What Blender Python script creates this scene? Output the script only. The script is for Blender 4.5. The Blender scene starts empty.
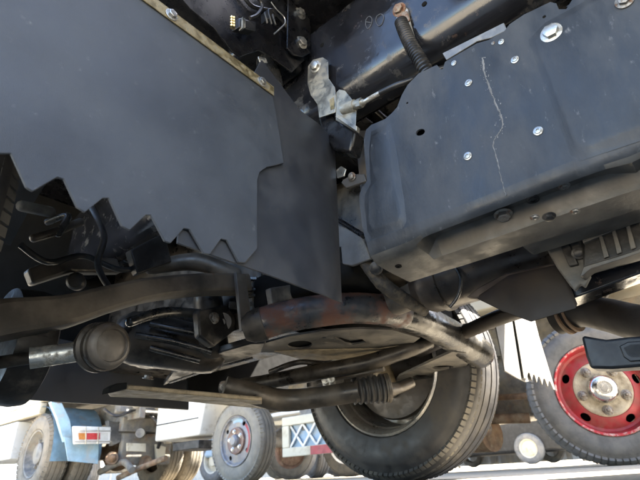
import bpy, bmesh, math, random
from mathutils import Vector, Matrix
random.seed(7)
scene = bpy.context.scene
C = scene.collection
TH = 0.68232            # heading of the parked trucks' cross axis, measured from +Y

# ------------------------------------------------------------------ camera
cam = bpy.data.cameras.new('camera'); camo = bpy.data.objects.new('camera', cam); C.objects.link(camo)
cam.sensor_width = 36.0; cam.lens = 26.1562; cam.clip_start = 0.02; cam.clip_end = 3000
pit, rol = 0.46622, 0.05934
fwd = Vector((0, math.cos(pit), math.sin(pit))); hor = Vector((1, 0, 0)); upp = hor.cross(fwd)
cx = hor*math.cos(rol) - upp*math.sin(rol); cy = hor*math.sin(rol) + upp*math.cos(rol)
M = Matrix((cx, cy, -fwd)).transposed().to_4x4(); M.translation = (0, 0, 0.0420)
camo.matrix_world = M
cam.dof.use_dof = True; cam.dof.focus_distance = 0.95; cam.dof.aperture_fstop = cam.lens/3.2/1.0
scene.camera = camo

# ------------------------------------------------------------------ sky, sun, exposure
SUN_EL = math.radians(50); SUN_AZ = math.radians(76)      # azimuth clockwise from +Y
world = bpy.data.worlds.new('World'); scene.world = world; world.use_nodes = True
wn = world.node_tree; bg = wn.nodes['Background']
sky = wn.nodes.new('ShaderNodeTexSky'); sky.sky_type = 'NISHITA'; sky.sun_disc = False
sky.sun_elevation = SUN_EL; sky.sun_rotation = SUN_AZ; sky.air_density = 1.0; sky.dust_density = 1.6; sky.ozone_density = 1.0
wn.links.new(sky.outputs[0], bg.inputs[0]); bg.inputs[1].default_value = 0.085
sl = bpy.data.lights.new('sun', 'SUN'); sl.energy = 5.0; sl.angle = math.radians(0.55); sl.color = (1, .93, .82)
so = bpy.data.objects.new('sun', sl); C.objects.link(so)
sd = Vector((math.sin(SUN_AZ)*math.cos(SUN_EL), math.cos(SUN_AZ)*math.cos(SUN_EL), math.sin(SUN_EL)))
so.rotation_euler = sd.to_track_quat('Z', 'Y').to_euler(); so.location = sd*60
vs = scene.view_settings; vs.view_transform = 'Standard'; vs.look = 'None'; vs.gamma = 1; vs.use_curve_mapping = False
vs.exposure = 3.7
scene.cycles.use_denoising = True
scene.cycles.max_bounces = 8; scene.cycles.diffuse_bounces = 5; scene.cycles.glossy_bounces = 4
scene.cycles.sample_clamp_indirect = 8; scene.cycles.caustics_reflective = False; scene.cycles.caustics_refractive = False

# ------------------------------------------------------------------ materials
MATS = {}
def mat(name, col, rough=.5, metal=0.0, var=.35, scale=14, dirt=None, damt=.4, dscale=9, rust=None, ramt=.3, rscale=14,
        bump=.15, bscale=180, stretch=(1, 1, 1), coat=0, spec=.5, detail=6, soft=.09):
    m = bpy.data.materials.new(name); m.use_nodes = True; nt = m.node_tree; N = nt.nodes; L = nt.links
    b = N['Principled BSDF']; b.inputs['Metallic'].default_value = metal; b.inputs['Specular IOR Level'].default_value = spec
    if coat: b.inputs['Coat Weight'].default_value = coat; b.inputs['Coat Roughness'].default_value = .15
    tc = N.new('ShaderNodeTexCoord'); mp = N.new('ShaderNodeMapping'); mp.inputs['Scale'].default_value = stretch
    L.new(tc.outputs['Object'], mp.inputs[0])
    def noise(s, d=detail, r=.6):
        n = N.new('ShaderNodeTexNoise'); n.inputs['Scale'].default_value = s; n.inputs['Detail'].default_value = d
        n.inputs['Roughness'].default_value = r; L.new(mp.outputs[0], n.inputs['Vector']); return n
    def ramp(src, a, bb):
        r = N.new('ShaderNodeMapRange'); r.inputs[1].default_value = a; r.inputs[2].default_value = bb
        r.interpolation_type = 'SMOOTHSTEP'; L.new(src, r.inputs[0]); return r.outputs[0]
    def mix(fac, a, bcol):
        x = N.new('ShaderNodeMix'); x.data_type = 'RGBA'; L.new(fac, x.inputs[0])
        if isinstance(a, tuple): x.inputs[6].default_value = a+(1,)
        else: L.new(a, x.inputs[6])
        x.inputs[7].default_value = bcol+(1,); return x.outputs[2]
    n1 = noise(scale)
    c = mix(ramp(n1.outputs[0], .3, .7), tuple(min(1, k*(1-var)) for k in col), tuple(min(1, k*(1+var)) for k in col))
    rv = noise(scale*2.3)
    rr = N.new('ShaderNodeMapRange'); rr.inputs[1].default_value = .25; rr.inputs[2].default_value = .75
    rr.inputs[3].default_value = max(.03, rough-.14); rr.inputs[4].default_value = min(1, rough+.14); L.new(rv.outputs[0], rr.inputs[0])
    rsock = rr.outputs[0]
    for cc, amt, sc, sf in ((dirt, damt, dscale, soft), (rust, ramt, rscale, .08)):
        if not cc: continue
        nd = noise(sc, 9, .68); e = .72-.42*amt
        fac = ramp(nd.outputs[0], e-sf, e+sf*1.4)
        c = mix(fac, c, cc)
        x = N.new('ShaderNodeMix'); x.data_type = 'FLOAT'; L.new(fac, x.inputs[0]); L.new(rsock, x.inputs[2]); x.inputs[3].default_value = .85
        rsock = x.outputs[0]
        if metal:
            y = N.new('ShaderNodeMath'); y.operation = 'MULTIPLY_ADD'; L.new(fac, y.inputs[0]); y.inputs[1].default_value = -metal; y.inputs[2].default_value = metal
            L.new(y.outputs[0], b.inputs['Metallic'])
    L.new(c, b.inputs['Base Color']); L.new(rsock, b.inputs['Roughness'])
    if bump:
        nb = noise(bscale, 4); bp = N.new('ShaderNodeBump'); bp.inputs['Strength'].default_value = bump; bp.inputs['Distance'].default_value = .002
        L.new(nb.outputs[0], bp.inputs['Height']); L.new(bp.outputs[0], b.inputs['Normal'])
    MATS[name] = m; return m
DUST = (.20, .185, .165)
mat('flap_plastic', (.040, .045, .054), .5, var=.2, scale=4, dirt=(.076, .082, .092), damt=.38, dscale=5, soft=.2, rust=(.14, .145, .15), ramt=.1, rscale=48, bump=.35, bscale=900, spec=.45)  # slight blue tint stands in for sky sheen on black plastic
mat('sunlit_flap', (.09, .088, .082), .6, var=.15, scale=5, dirt=(.15, .14, .125), damt=.45, dscale=7, soft=.2, bump=.3)  # lighter copy of the black flap plastic, sunlight put into its colour
mat('shield_plastic', (.028, .030, .036), .40, var=.15, scale=6, dirt=(.05, .051, .055), damt=.35, dscale=7, soft=.2, bump=.08, bscale=500, spec=.6)
mat('guard_paint', (.020, .0235, .029), .44, var=.3, scale=7, dirt=(.056, .061, .069), damt=.42, dscale=10, soft=.17, rust=(.15, .155, .165), ramt=.08, rscale=62, stretch=(1, 1.3, .6), bump=.25, bscale=160, spec=.42)
mat('frame_black', (.012, .013, .017), .17, var=.4, scale=9, dirt=(.09, .085, .08), damt=.22, dscale=16, rust=(.10, .055, .035), ramt=.08, rscale=22, bump=.12, bscale=60, spec=.7)
mat('bracket_black', (.008, .008, .0095), .26, var=.4, dirt=(.04, .04, .04), damt=.2, soft=.14, bump=.1, bscale=90, spec=.45)
mat('yellow_zinc', (.34, .27, .14), .42, .8, var=.35, scale=60, dirt=(.16, .14, .10), damt=.45, dscale=60, bump=.3, bscale=300)
mat('zinc', (.46, .455, .43), .36, .9, var=.2, scale=40, dirt=(.16, .145, .12), damt=.38, dscale=45, bump=.2, bscale=300)
mat('zinc_clean', (.40, .385, .34), .36, .9, var=.2, scale=30, dirt=(.17, .16, .13), damt=.36, soft=.16, dscale=30, bump=.15, bscale=250)
mat('worn_bolt', (.28, .27, .255), .5, .7, var=.3, scale=90, dirt=(.13, .11, .09), damt=.5, dscale=90, rust=(.2, .09, .045), ramt=.3, rscale=80)
mat('rusty_bolt', (.24, .2, .16), .55, .5, var=.3, scale=90, rust=(.13, .055, .03), ramt=.55, rscale=70)
mat('dark_iron', (.022, .021, .021), .42, .2, var=.5, dirt=(.085, .075, .065), damt=.42, dscale=14, bump=.4, bscale=70)
mat('oily_iron', (.024, .021, .019), .26, .3, var=.5, dirt=(.09, .076, .06), damt=.42, dscale=14, soft=.22, bump=.3, bscale=50)
mat('brown_arm', (.062, .052, .043), .34, .2, var=.5, dirt=(.13, .108, .083), damt=.4, dscale=12, soft=.16, bump=.3, bscale=60, spec=.7)
mat('rust_tube', (.034, .035, .038), .24, .35, var=.4, scale=9, dirt=(.08, .077, .073), damt=.26, soft=.16, dscale=15, rust=(.10, .038, .022), ramt=.56, rscale=12, bump=.5, bscale=80, spec=.8)
mat('dusty_steel', (.085, .083, .08), .42, .45, var=.35, scale=16, dirt=(.145, .13, .11), damt=.46, dscale=10, soft=.16, bump=.25, bscale=110)
mat('scuffed_tube', (.05, .049, .048), .22, .5, var=.4, scale=12, dirt=(.12, .108, .09), damt=.24, dscale=14, soft=.16, bump=.3, bscale=70, spec=.8)
mat('tan_bar', (.25, .205, .14), .5, .2, var=.4, scale=30, dirt=(.34, .28, .19), damt=.42, dscale=25, bump=.4, bscale=120)
mat('grey_panel', (.085, .082, .08), .5, .2, var=.2, dirt=(.2, .19, .17), damt=.4, bump=.2)
mat('rough_rubber', (.03, .025, .02), .7, var=.5, scale=50, dirt=(.10, .078, .05), damt=.42, dscale=45, bump=1.0, bscale=110)
mat('rubber', (.022, .021, .022), .5, var=.3, dirt=(.055, .05, .045), damt=.4, dscale=10, bump=.2, bscale=150)
mat('tread_rubber', (.05, .048, .045), .7, var=.3, dirt=(.10, .09, .075), damt=.5, dscale=12, bump=.3, bscale=130)
mat('grey_tyre', (.115, .118, .122), .75, var=.25, dirt=(.17, .165, .16), damt=.5, dscale=8, bump=.3, bscale=120)
mat('brown_tyre', (.17, .15, .12), .8, var=.25, dirt=(.22, .19, .15), damt=.5, dscale=8, bump=.3)
mat('rim_steel', (.5, .485, .46), .3, .8, var=.2, scale=12, dirt=(.17, .145, .11), damt=.32, dscale=12, soft=.16, rust=(.16, .09, .05), ramt=.12, rscale=10)
mat('hub_brown', (.16, .10, .08), .5, .2, var=.3, dirt=(.26, .21, .17), damt=.4, dscale=20)
mat('pale_disc', (.20, .20, .215), .45, .3, var=.15, dirt=(.32, .28, .22), damt=.4, dscale=14)
mat('dusty_tyre', (.19, .175, .15), .85, var=.15, dirt=(.24, .22, .18), damt=.5, dscale=8, bump=.3, bscale=90)
mat('fence_steel', (.30, .31, .31), .5, .1, var=.1, scale=3, dirt=(.34, .31, .26), damt=.35, dscale=3)
mat('red_paint', (.30, .014, .024), .4, var=.25, scale=10, dirt=(.24, .09, .075), damt=.4, soft=.18, dscale=16, bump=.12, bscale=60, spec=.5)
mat('chipped_red', (.5, .36, .33), .6, var=.2, scale=30, rust=(.42, .03, .04), ramt=.62, rscale=34, bump=.3)
mat('cream_hub', (.40, .355, .275), .5, var=.2, dirt=(.22, .185, .135), damt=.45, soft=.14, dscale=22, bump=.2)
mat('chrome', (.7, .7, .68), .18, 1.0, var=.12, dirt=(.3, .26, .2), damt=.28, dscale=40)
mat('cream_paint', (.52, .48, .38), .45, var=.1, scale=5, dirt=(.36, .31, .22), damt=.35, dscale=5, bump=.05)
mat('white_paint', (.62, .62, .60), .4, var=.06, scale=4, dirt=(.40, .38, .33), damt=.28, dscale=6, bump=.03)
mat('blue_paint', (.24, .37, .47), .5, var=.2, scale=8, dirt=(.32, .36, .38), damt=.4, dscale=9, rust=(.2, .12, .07), ramt=.15, bump=.1)
mat('pale_blue', (.26, .38, .50), .5, var=.2, scale=8, dirt=(.36, .38, .38), damt=.45, dscale=8)
mat('grey_chassis', (.16, .155, .15), .6, .1, var=.35, dirt=(.25, .23, .19), damt=.5, dscale=9, rust=(.2, .11, .06), ramt=.28, rscale=6, bump=.3)
mat('rust_chassis', (.18, .11, .065), .75, var=.4, dirt=(.28, .22, .15), damt=.4, dscale=12, bump=.3)
mat('lens_red', (.45, .03, .035), .25, var=.1, bump=0)
mat('lens_amber', (.5, .2, .05), .25, var=.1, bump=0)
mat('lens_clear', (.5, .5, .48), .25, var=.1, bump=0)
mat('gold_pin', (.75, .58, .28), .3, .9, var=.1, bump=0)
mat('hose_plastic', (.014, .014, .015), .36, var=.3, dirt=(.07, .065, .06), damt=.28, dscale=40, bump=.1)
mat('burnt_steel', (.016, .0125, .011), .5, .1, var=.4, scale=8, dirt=(.035, .028, .022), damt=.4, dscale=9, soft=.22, bump=.2, bscale=60, spec=.35)
mat('burnt_brown', (.035, .026, .021), .3, .35, var=.5, scale=8, dirt=(.075, .06, .045), damt=.38, dscale=10, soft=.18, bump=.2, bscale=40, spec=.7)
mat('matte_arm', (.085, .073, .060), .6, .0, var=.4, scale=9, dirt=(.14, .12, .095), damt=.42, dscale=9, soft=.18, rust=(.11, .065, .035), ramt=.16, rscale=10, bump=.45, bscale=55)
mat('satin_black', (.010, .0105, .012), .42, var=.3, dirt=(.05, .05, .05), damt=.2, dscale=14, soft=.15, bump=.15, bscale=80, spec=.35)
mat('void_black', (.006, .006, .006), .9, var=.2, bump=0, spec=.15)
mat('crack_pale', (.15, .147, .143), .7, var=.3, scale=120, bump=.3)
mat('tab_grey', (.15, .16, .175), .45, .2, var=.2, scale=30, dirt=(.24, .24, .24), damt=.4, dscale=40)
mat('chalk', (.07, .08, .10), .8, var=.3, scale=80, bump=0)
mat('wood_bed', (.14, .10, .07), .7, var=.3, stretch=(1, .1, 1), bump=.3)
mat('glass_dark', (.03, .035, .04), .08, var=.1, bump=0, spec=.8)
mat('green_bit', (.1, .35, .08), .5, var=.2)

# ground: worn pale concrete / compacted yard
def ground_mat():
    m = bpy.data.materials.new('yard_ground'); m.use_nodes = True; nt = m.node_tree; N = nt.nodes; L = nt.links
    b = N['Principled BSDF']; tc = N.new('ShaderNodeTexCoord')
    a = N.new('ShaderNodeTexNoise'); a.inputs['Scale'].default_value = .7; a.inputs['Detail'].default_value = 8; L.new(tc.outputs['Object'], a.inputs[0])
    g = N.new('ShaderNodeTexNoise'); g.inputs['Scale'].default_value = 70; g.inputs['Detail'].default_value = 5; L.new(tc.outputs['Object'], g.inputs[0])
    mx = N.new('ShaderNodeMath'); mx.operation = 'ADD'; L.new(a.outputs[0], mx.inputs[0]); L.new(g.outputs[0], mx.inputs[1])
    r = N.new('ShaderNodeValToRGB'); r.color_ramp.elements[0].position = .75; r.color_ramp.elements[0].color = (.30, .265, .205, 1)
    r.color_ramp.elements[1].position = 1.25; r.color_ramp.elements[1].color = (.47, .42, .33, 1)
    hv = N.new('ShaderNodeMath'); hv.operation = 'MULTIPLY'; hv.inputs[1].default_value = .5; L.new(mx.outputs[0], hv.inputs[0])
    r.color_ramp.elements[0].position = .4; r.color_ramp.elements[1].position = .6
    L.new(hv.outputs[0], r.inputs[0]); L.new(r.outputs[0], b.inputs['Base Color']); b.inputs['Roughness'].default_value = .9
    bp = N.new('ShaderNodeBump'); bp.inputs['Strength'].default_value = .5; bp.inputs['Distance'].default_value = .004
    L.new(g.outputs[0], bp.inputs['Height']); L.new(bp.outputs[0], b.inputs['Normal'])
    return m
MATS['yard_ground'] = ground_mat()

# ------------------------------------------------------------------ mesh helpers (all coordinates: across, along, up in metres,
# measured in the frame of the parked row; a thing's Empty carries the row's heading)
ORG = {}
ROT = math.pi/2 - TH
RM = Matrix.Rotation(ROT, 3, 'Z')
def V(p): return Vector(p)
def thing(name, label, cat, base, group=None):
    o = bpy.data.objects.new(name, None); C.objects.link(o); o.empty_display_size = .2
    o.location = RM @ V(base); o.rotation_euler = (0, 0, ROT); o['label'] = label; o['category'] = cat
    if group: o['group'] = group
    ORG[o.name] = V(base); return o
def link(name, me, m, parent, loc=None, rot=None, label=None, kind=None):
    ob = bpy.data.objects.new(name, me); C.objects.link(ob); ob.parent = parent
    ORG[ob.name] = ORG[parent.name]
    if m and not me.materials: me.materials.append(MATS[m])
    if loc is not None:
        ob.matrix_local = Matrix.Translation(V(loc)) @ (rot.to_4x4() if rot else Matrix())
    if label: ob['label'] = label
    if kind: ob['kind'] = kind
    return ob
def finish(name, bm, m, parent, smooth=False, bevel=0, seg=2, label=None, ang=35, kind=None):
    bmesh.ops.recalc_face_normals(bm, faces=bm.faces)
    o = ORG[parent.name]
    for v in bm.verts: v.co -= o
    me = bpy.data.meshes.new(name); bm.to_mesh(me); bm.free()
    ob = link(name, me, m, parent, label=label, kind=kind)
    if smooth:
        for p in me.polygons: p.use_smooth = True
        me.set_sharp_from_angle(angle=math.radians(ang))
    if bevel:
        md = ob.modifiers.new('b', 'BEVEL'); md.width = bevel; md.segments = seg; md.limit_method = 'ANGLE'; md.angle_limit = math.radians(40)
        for p in me.polygons: p.use_smooth = True
        md.harden_normals = False
        me.set_sharp_from_angle(angle=math.radians(50))
    return ob
def a_sheet(bm, pts, t):
    t = V(t); A = [bm.verts.new(V(p)) for p in pts]; B = [bm.verts.new(V(p)+t) for p in pts]; n = len(pts)
    bm.faces.new(A); bm.faces.new(B[::-1])
    for i in range(n): bm.faces.new((A[i], B[i], B[(i+1) % n], A[(i+1) % n]))
def sheet(name, pts, t, m, parent, bevel=.0008, **k):
    bm = bmesh.new(); a_sheet(bm, pts, t); return finish(name, bm, m, parent, bevel=bevel, **k)
def a_box(bm, lo, hi):
    x0, y0, z0 = lo; x1, y1, z1 = hi
    a_sheet(bm, [(x0, y0, z0), (x1, y0, z0), (x1, y1, z0), (x0, y1, z0)], (0, 0, z1-z0))
def box(name, lo, hi, m, parent, bevel=.004, **k):
    bm = bmesh.new(); a_box(bm, lo, hi); return finish(name, bm, m, parent, bevel=bevel, **k)
def a_obox(bm, c, ax, hs):
    c = V(c); X, Y, Z = [V(a).normalized()*h for a, h in zip(ax, hs)]
    a_sheet(bm, [c-X-Y-Z, c+X-Y-Z, c+X+Y-Z, c-X+Y-Z], Z*2)
def frame_of(d):
    d = V(d).normalized(); a = Vector((0, 0, 1)) if abs(d.z) < .9 else Vector((1, 0, 0))
    x = a.cross(d).normalized(); return x, d.cross(x), d
def spline(path, n):
    pts = [V(p) for p in path]
    if n <= 1 or len(pts) < 3: 
        return pts
    out = []
    for i in range(len(pts)-1):
        p0 = pts[max(0, i-1)]; p1 = pts[i]; p2 = pts[i+1]; p3 = pts[min(len(pts)-1, i+2)]
        for k in range(n):
            t = k/n
            out.append(.5*((2*p1)+(p2-p0)*t+(2*p0-5*p1+4*p2-p3)*t*t+(3*p1-p0-3*p2+p3)*t**3))
    out.append(pts[-1]); return out
def a_tube(bm, path, r, seg=16, n=6, squash=1.0, caps=True, rings=None, dome=False, sq=0):
    pts = spline(path, n); N = len(pts)
    rs = r if isinstance(r, (list, tuple)) else [r, r]
    def rad(i):
        t = i/(N-1)*(len(rs)-1); k = min(int(t), len(rs)-2); return rs[k]+(rs[k+1]-rs[k])*(t-k)
    loops = []; prevx = None
    for i, p in enumerate(pts):
        d = (pts[min(N-1, i+1)]-pts[max(0, i-1)]).normalized()
        if prevx is None: x, y, _ = frame_of(d)
        else: x = (prevx-d*prevx.dot(d)).normalized(); y = d.cross(x)
        prevx = x; q = rad(i)
        if rings: q *= rings(i, N)
        g_ = (lambda a: (abs(math.cos(a))**sq+abs(math.sin(a))**sq)**(-1/sq)) if sq else (lambda a: 1)
        loops.append([bm.verts.new(p+(x*math.cos(a)+y*math.sin(a)*squash)*q*g_(a)) for a in [2*math.pi*k/seg for k in range(seg)]])
    for A, B in zip(loops, loops[1:]):
        for k in range(seg): bm.faces.new((A[k], A[(k+1) % seg], B[(k+1) % seg], B[k]))
    if caps:
        for Lp, sgn, i in ((loops[0], -1, 0), (loops[-1], 1, N-1)):
            if dome:
                d = (pts[1]-pts[0]).normalized() if i == 0 else (pts[-1]-pts[-2]).normalized()
                q = rad(i); prev = Lp
                for s in (.4, .75):
                    c = pts[i]; nl = [bm.verts.new(c+(v.co-c)*math.sqrt(1-s*s)+d*sgn*q*s) for v in Lp]
                    for k in range(seg): bm.faces.new((prev[k], prev[(k+1) % seg], nl[(k+1) % seg], nl[k]))
                    prev = nl
                top = bm.verts.new(pts[i]+d*sgn*q)
                for k in range(seg): bm.faces.new((prev[k], prev[(k+1) % seg], top))
            else: bm.faces.new(Lp)
def tube(name, path, r, m, parent, seg=16, n=6, label=None, ang=40, kind=None, **k):
    bm = bmesh.new(); a_tube(bm, path, r, seg, n, **k); return finish(name, bm, m, parent, smooth=True, label=label, ang=ang, kind=kind)
def a_lathe(bm, c, axis, prof, seg=40, closed=False):
    c = V(c); x, y, d = frame_of(axis); loops = []
    for t, r in prof:
        if r < 1e-5: loops.append([bm.verts.new(c+d*t)])
        else: loops.append([bm.verts.new(c+d*t+(x*math.cos(a)+y*math.sin(a))*r) for a in [2*math.pi*k/seg for k in range(seg)]])
    prs = list(zip(loops, loops[1:]))
    if closed: prs.append((loops[-1], loops[0]))
    for A, B in prs:
        for k in range(seg):
            k2 = (k+1) % seg
            if len(A) == 1 and len(B) == 1: continue
            if len(A) == 1: bm.faces.new((A[0], B[k2], B[k]))
            elif len(B) == 1: bm.faces.new((A[k], A[k2], B[0]))
            else: bm.faces.new((A[k], A[k2], B[k2], B[k]))
def lathe(name, c, axis, prof, m, parent, seg=40, closed=False, label=None, ang=32):
    bm = bmesh.new(); a_lathe(bm, c, axis, prof, seg, closed); return finish(name, bm, m, parent, smooth=True, label=label, ang=ang)
BOLT = {}
def bolt_mesh(r, style, m):
    key = (round(r, 4), style, m)
    if key in BOLT: return BOLT[key]
    bm = bmesh.new()
    a_lathe(bm, (0, 0, 0), (0, 0, 1), [(0, 0), (0, r*1.42), (r*.16, r*1.42), (r*.22, r*1.3), (r*.22, 0)], 24)
    if style == 'hex':
        h = r*.85
        A = [bm.verts.new((r*math.cos(a), r*math.sin(a), r*.2)) for a in [math.pi/3*k for k in range(6)]]
        B = [bm.verts.new((r*math.cos(a), r*math.sin(a), h)) for a in [math.pi/3*k for k in range(6)]]
        D = [bm.verts.new((r*.8*math.cos(a), r*.8*math.sin(a), h+r*.1)) for a in [math.pi/3*k for k in range(6)]]
        for P_, Q in ((A, B), (B, D)):
            for k in range(6): bm.faces.new((P_[k], P_[(k+1) % 6], Q[(k+1) % 6], Q[k]))
        bm.faces.new(D)
    else:      # low socket / clip head with a recess
        a_lathe(bm, (0, 0, 0), (0, 0, 1), [(r*.2, r), (r*.5, r*.85), (r*.55, r*.55), (r*.2, r*.42), (r*.2, 0)], 20)
    bmesh.ops.recalc_face_normals(bm, faces=bm.faces)
    me = bpy.data.meshes.new('bolt'); bm.to_mesh(me); bm.free()
    for p in me.polygons: p.use_smooth = True
    me.set_sharp_from_angle(angle=math.radians(30)); me.materials.append(MATS[m]); BOLT[key] = me; return me
def bolt(p, nrm, r, parent, m='worn_bolt', style='hex', name='bolt', spin=.3):
    me = bolt_mesh(r, style, m); x, y, d = frame_of(nrm)
    rot = Matrix((x, y, d)).transposed() @ Matrix.Rotation(spin+random.random(), 3, 'Z')
    return link(name, me, None, parent, loc=V(p)-ORG[parent.name], rot=rot)
def cut(ob, bm):
    """cut real holes through a part with the closed shapes in bm"""
    o = ORG[ob.name]
    for v in bm.verts: v.co -= o
    bmesh.ops.recalc_face_normals(bm, faces=bm.faces)
    me = bpy.data.meshes.new('c'); bm.to_mesh(me); bm.free()
    co = bpy.data.objects.new('c', me); C.objects.link(co); co.parent = ob.parent
    bpy.context.view_layer.update()
    md = ob.modifiers.new('h', 'BOOLEAN'); md.operation = 'DIFFERENCE'; md.solver = 'EXACT'; md.object = co
    keep = [x for x in ob.modifiers if x.type == 'BEVEL']
    for x in keep: x.show_viewport = False
    dg = bpy.context.evaluated_depsgraph_get(); ev = bpy.data.meshes.new_from_object(ob.evaluated_get(dg))
    ob.modifiers.remove(md)
    for x in keep: ob.modifiers.remove(x)
    old = ob.data; ob.data = ev; ev.name = old.name
    for p in ev.polygons: p.use_smooth = False
    bpy.data.objects.remove(co); bpy.data.meshes.remove(me)
def a_hole(bm, c, axis, r, ln=.1, sq=None, seg=20):
    c = V(c); x, y, d = frame_of(axis); 
    if sq: x = V(sq[0]).normalized(); x = (x-d*x.dot(d)).normalized(); y = d.cross(x)
    s1, s2 = (sq[1], sq[2]) if sq else (1, 1)
    A = [bm.verts.new(c-d*ln+(x*math.cos(a)*s1+y*math.sin(a)*s2)*r) for a in [2*math.pi*k/seg for k in range(seg)]]
    B = [bm.verts.new(c+d*ln+(x*math.cos(a)*s1+y*math.sin(a)*s2)*r) for a in [2*math.pi*k/seg for k in range(seg)]]
    for k in range(seg): bm.faces.new((A[k], A[(k+1) % seg], B[(k+1) % seg], B[k]))
    bm.faces.new(A[::-1]); bm.faces.new(B)

# ------------------------------------------------------------------ setting: ground
gm = bpy.data.meshes.new('ground'); gm.from_pydata([(-600, -600, 0), (600, -600, 0), (600, 600, 0), (-600, 600, 0)], [], [(0, 1, 2, 3)])
g = bpy.data.objects.new('ground', gm); C.objects.link(g); gm.materials.append(MATS['yard_ground']); g['kind'] = 'structure'

# ------------------------------------------------------------------ wheels
def tyre_profile(R, rim, w, s=1):
    h = w/2
    return [(h*.78, rim), (h*.98, rim+(R-rim)*.12), (h*1.06, rim+(R-rim)*.42), (h*1.02, rim+(R-rim)*.62), (h*.97, rim+(R-rim)*.70), (h*.95, rim+(R-rim)*.72), (h*.90, R-.022), (h*.82, R-.008), (h*.70, R-.001),
            (h*.47, R+.001), (h*.46, R-.008), (h*.40, R-.008), (h*.39, R+.001), (h*.05, R+.002), (h*.04, R-.008), (-h*.04, R-.008), (-h*.05, R+.002),
            (-h*.39, R+.001), (-h*.40, R-.008), (-h*.46, R-.008), (-h*.47, R+.001), (-h*.70, R-.001), (-h*.82, R-.008), (-h*.90, R-.022), (-h*.95, rim+(R-rim)*.72), (-h*1.06, rim+(R-rim)*.42), (-h*.98, rim+(R-rim)*.12), (-h*.78, rim)]
def wheel(parent, c, axis, R, rim, w, tyre='rubber', tread='tread_rubber', lugs=110, lug=.006):
    """tyre with shoulder lugs; returns the wheel part (its tyre) so that rim pieces hang under it"""
    bm = bmesh.new(); a_lathe(bm, c, axis, tyre_profile(R, rim, w), 72)
    ty = finish('tyre', bm, tyre, parent, smooth=True, ang=30)
    bm = bmesh.new(); x, y, d = frame_of(axis); cc = V(c)
    for s in (-1, 1):
        for k in range(lugs):
            a = 2*math.pi*(k+.25*(s+1))/lugs; rd = x*math.cos(a)+y*math.sin(a); tg = d.cross(rd)
            a_obox(bm, cc+d*s*w*.5*.80+rd*(R-.016), (d*.75*s-rd*.5, tg, rd*.75+d*.5*s), (w*.09, math.pi*R/lugs*.72, lug))
    finish('tread', bm, tread, ty, kind='stuff')
    return ty
T1 = Vector((-1, 0, 0))     # toward the photographer's side

# ================================================================== the truck above the camera
truck = thing('light_truck', 'dark truck underside overhead with serrated black mud flap, bolted guard and chassis', 'truck', (1.1, .6, 0))

# ---- near mud flap: front sheet with saw-tooth hem, inner shield behind it
VF = .5
teeth = [(0.092, 0.500, 0.361), (0.101, 0.500, 0.366), (0.123, 0.500, 0.333), (0.130, 0.500, 0.331), (0.150, 0.500, 0.359), (0.157, 0.500, 0.360), (0.177, 0.500, 0.331), (0.187, 0.500, 0.328), (0.204, 0.500, 0.355), (0.211, 0.500, 0.358), (0.232, 0.500, 0.327), (0.243, 0.500, 0.325), (0.261, 0.500, 0.354), (0.268, 0.500, 0.357), (0.292, 0.500, 0.327), (0.301, 0.500, 0.327), (0.319, 0.500, 0.356), (0.328, 0.500, 0.358), (0.354, 0.500, 0.329), (0.365, 0.500, 0.331), (0.383, 0.500, 0.362), (0.394, 0.500, 0.364), (0.418, 0.500, 0.335), (0.430, 0.500, 0.337), (0.455, 0.500, 0.369)]
right = [(0.454, 0.500, 0.481), (0.454, 0.500, 0.501), (0.460, 0.500, 0.521), (0.477, 0.500, 0.540), (0.500, 0.500, 0.556), (0.520, 0.500, 0.571), (0.512, 0.500, 0.626), (0.491, 0.500, 0.736)]
zt = .738
left = []
u = teeth[0][0]
for k in range(2):
    left += [(u-.012, VF, .358), (u-.028, VF, .352), (u-.044, VF, .392), (u-.052, VF, .392)]; u -= .068
left.reverse()
pts = left + teeth + right + [(right[-1][0], VF, zt), (-.06, VF, zt)]
bm = bmesh.new(); a_sheet(bm, pts, (0, .004, 0))
flap = finish('mud_flap', bm, 'flap_plastic', truck, bevel=.0007, seg=1, label='matte black plastic flap with a saw-tooth lower hem')
# inner shield: follows the flap then curls forward at its free edge
cols = [[(0.316, 0.507, 0.335), (0.314, 0.507, 0.403)], [(0.472, 0.507, 0.336), (0.470, 0.507, 0.808)], [(0.562, 0.507, 0.335), (0.582, 0.507, 0.747)], [(0.621, 0.507, 0.335), (0.645, 0.507, 0.748)], [(0.663, 0.513, 0.337), (0.684, 0.513, 0.749)], [(0.710, 0.530, 0.346), (0.730, 0.530, 0.734)]]
bm = bmesh.new()
rows = 6
def col_pts(cl, off): return [V(cl[0]).lerp(V(cl[1]), i/rows)+Vector((0, off, 0)) for i in range(rows+1)]
ga = [[bm.verts.new(p) for p in col_pts(c_, 0)] for c_ in cols]; gb = [[bm.verts.new(p) for p in col_pts(c_, .004)] for c_ in cols]
for a_, b_ in zip(ga, ga[1:]):
    for i in range(rows): bm.faces.new((a_[i], b_[i], b_[i+1], a_[i+1]))
for a_, b_ in zip(gb, gb[1:]):
    for i in range(rows): bm.faces.new((a_[i+1], b_[i+1], b_[i], a_[i]))
n_ = len(cols)
for i in range(n_-1):
    bm.faces.new((ga[i][0], gb[i][0], gb[i+1][0], ga[i+1][0])); bm.faces.new((ga[i][rows], ga[i+1][rows], gb[i+1][rows], gb[i][rows]))
for i in range(rows):
    bm.faces.new((ga[0][i], ga[0][i+1], gb[0][i+1], gb[0][i])); bm.faces.new((ga[-1][i], gb[-1][i], gb[-1][i+1], ga[-1][i+1]))
shield = finish('splash_shield', bm, 'shield_plastic', truck, smooth=True, ang=40, label='smooth black shield sheet with a straight slanting hem')
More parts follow.
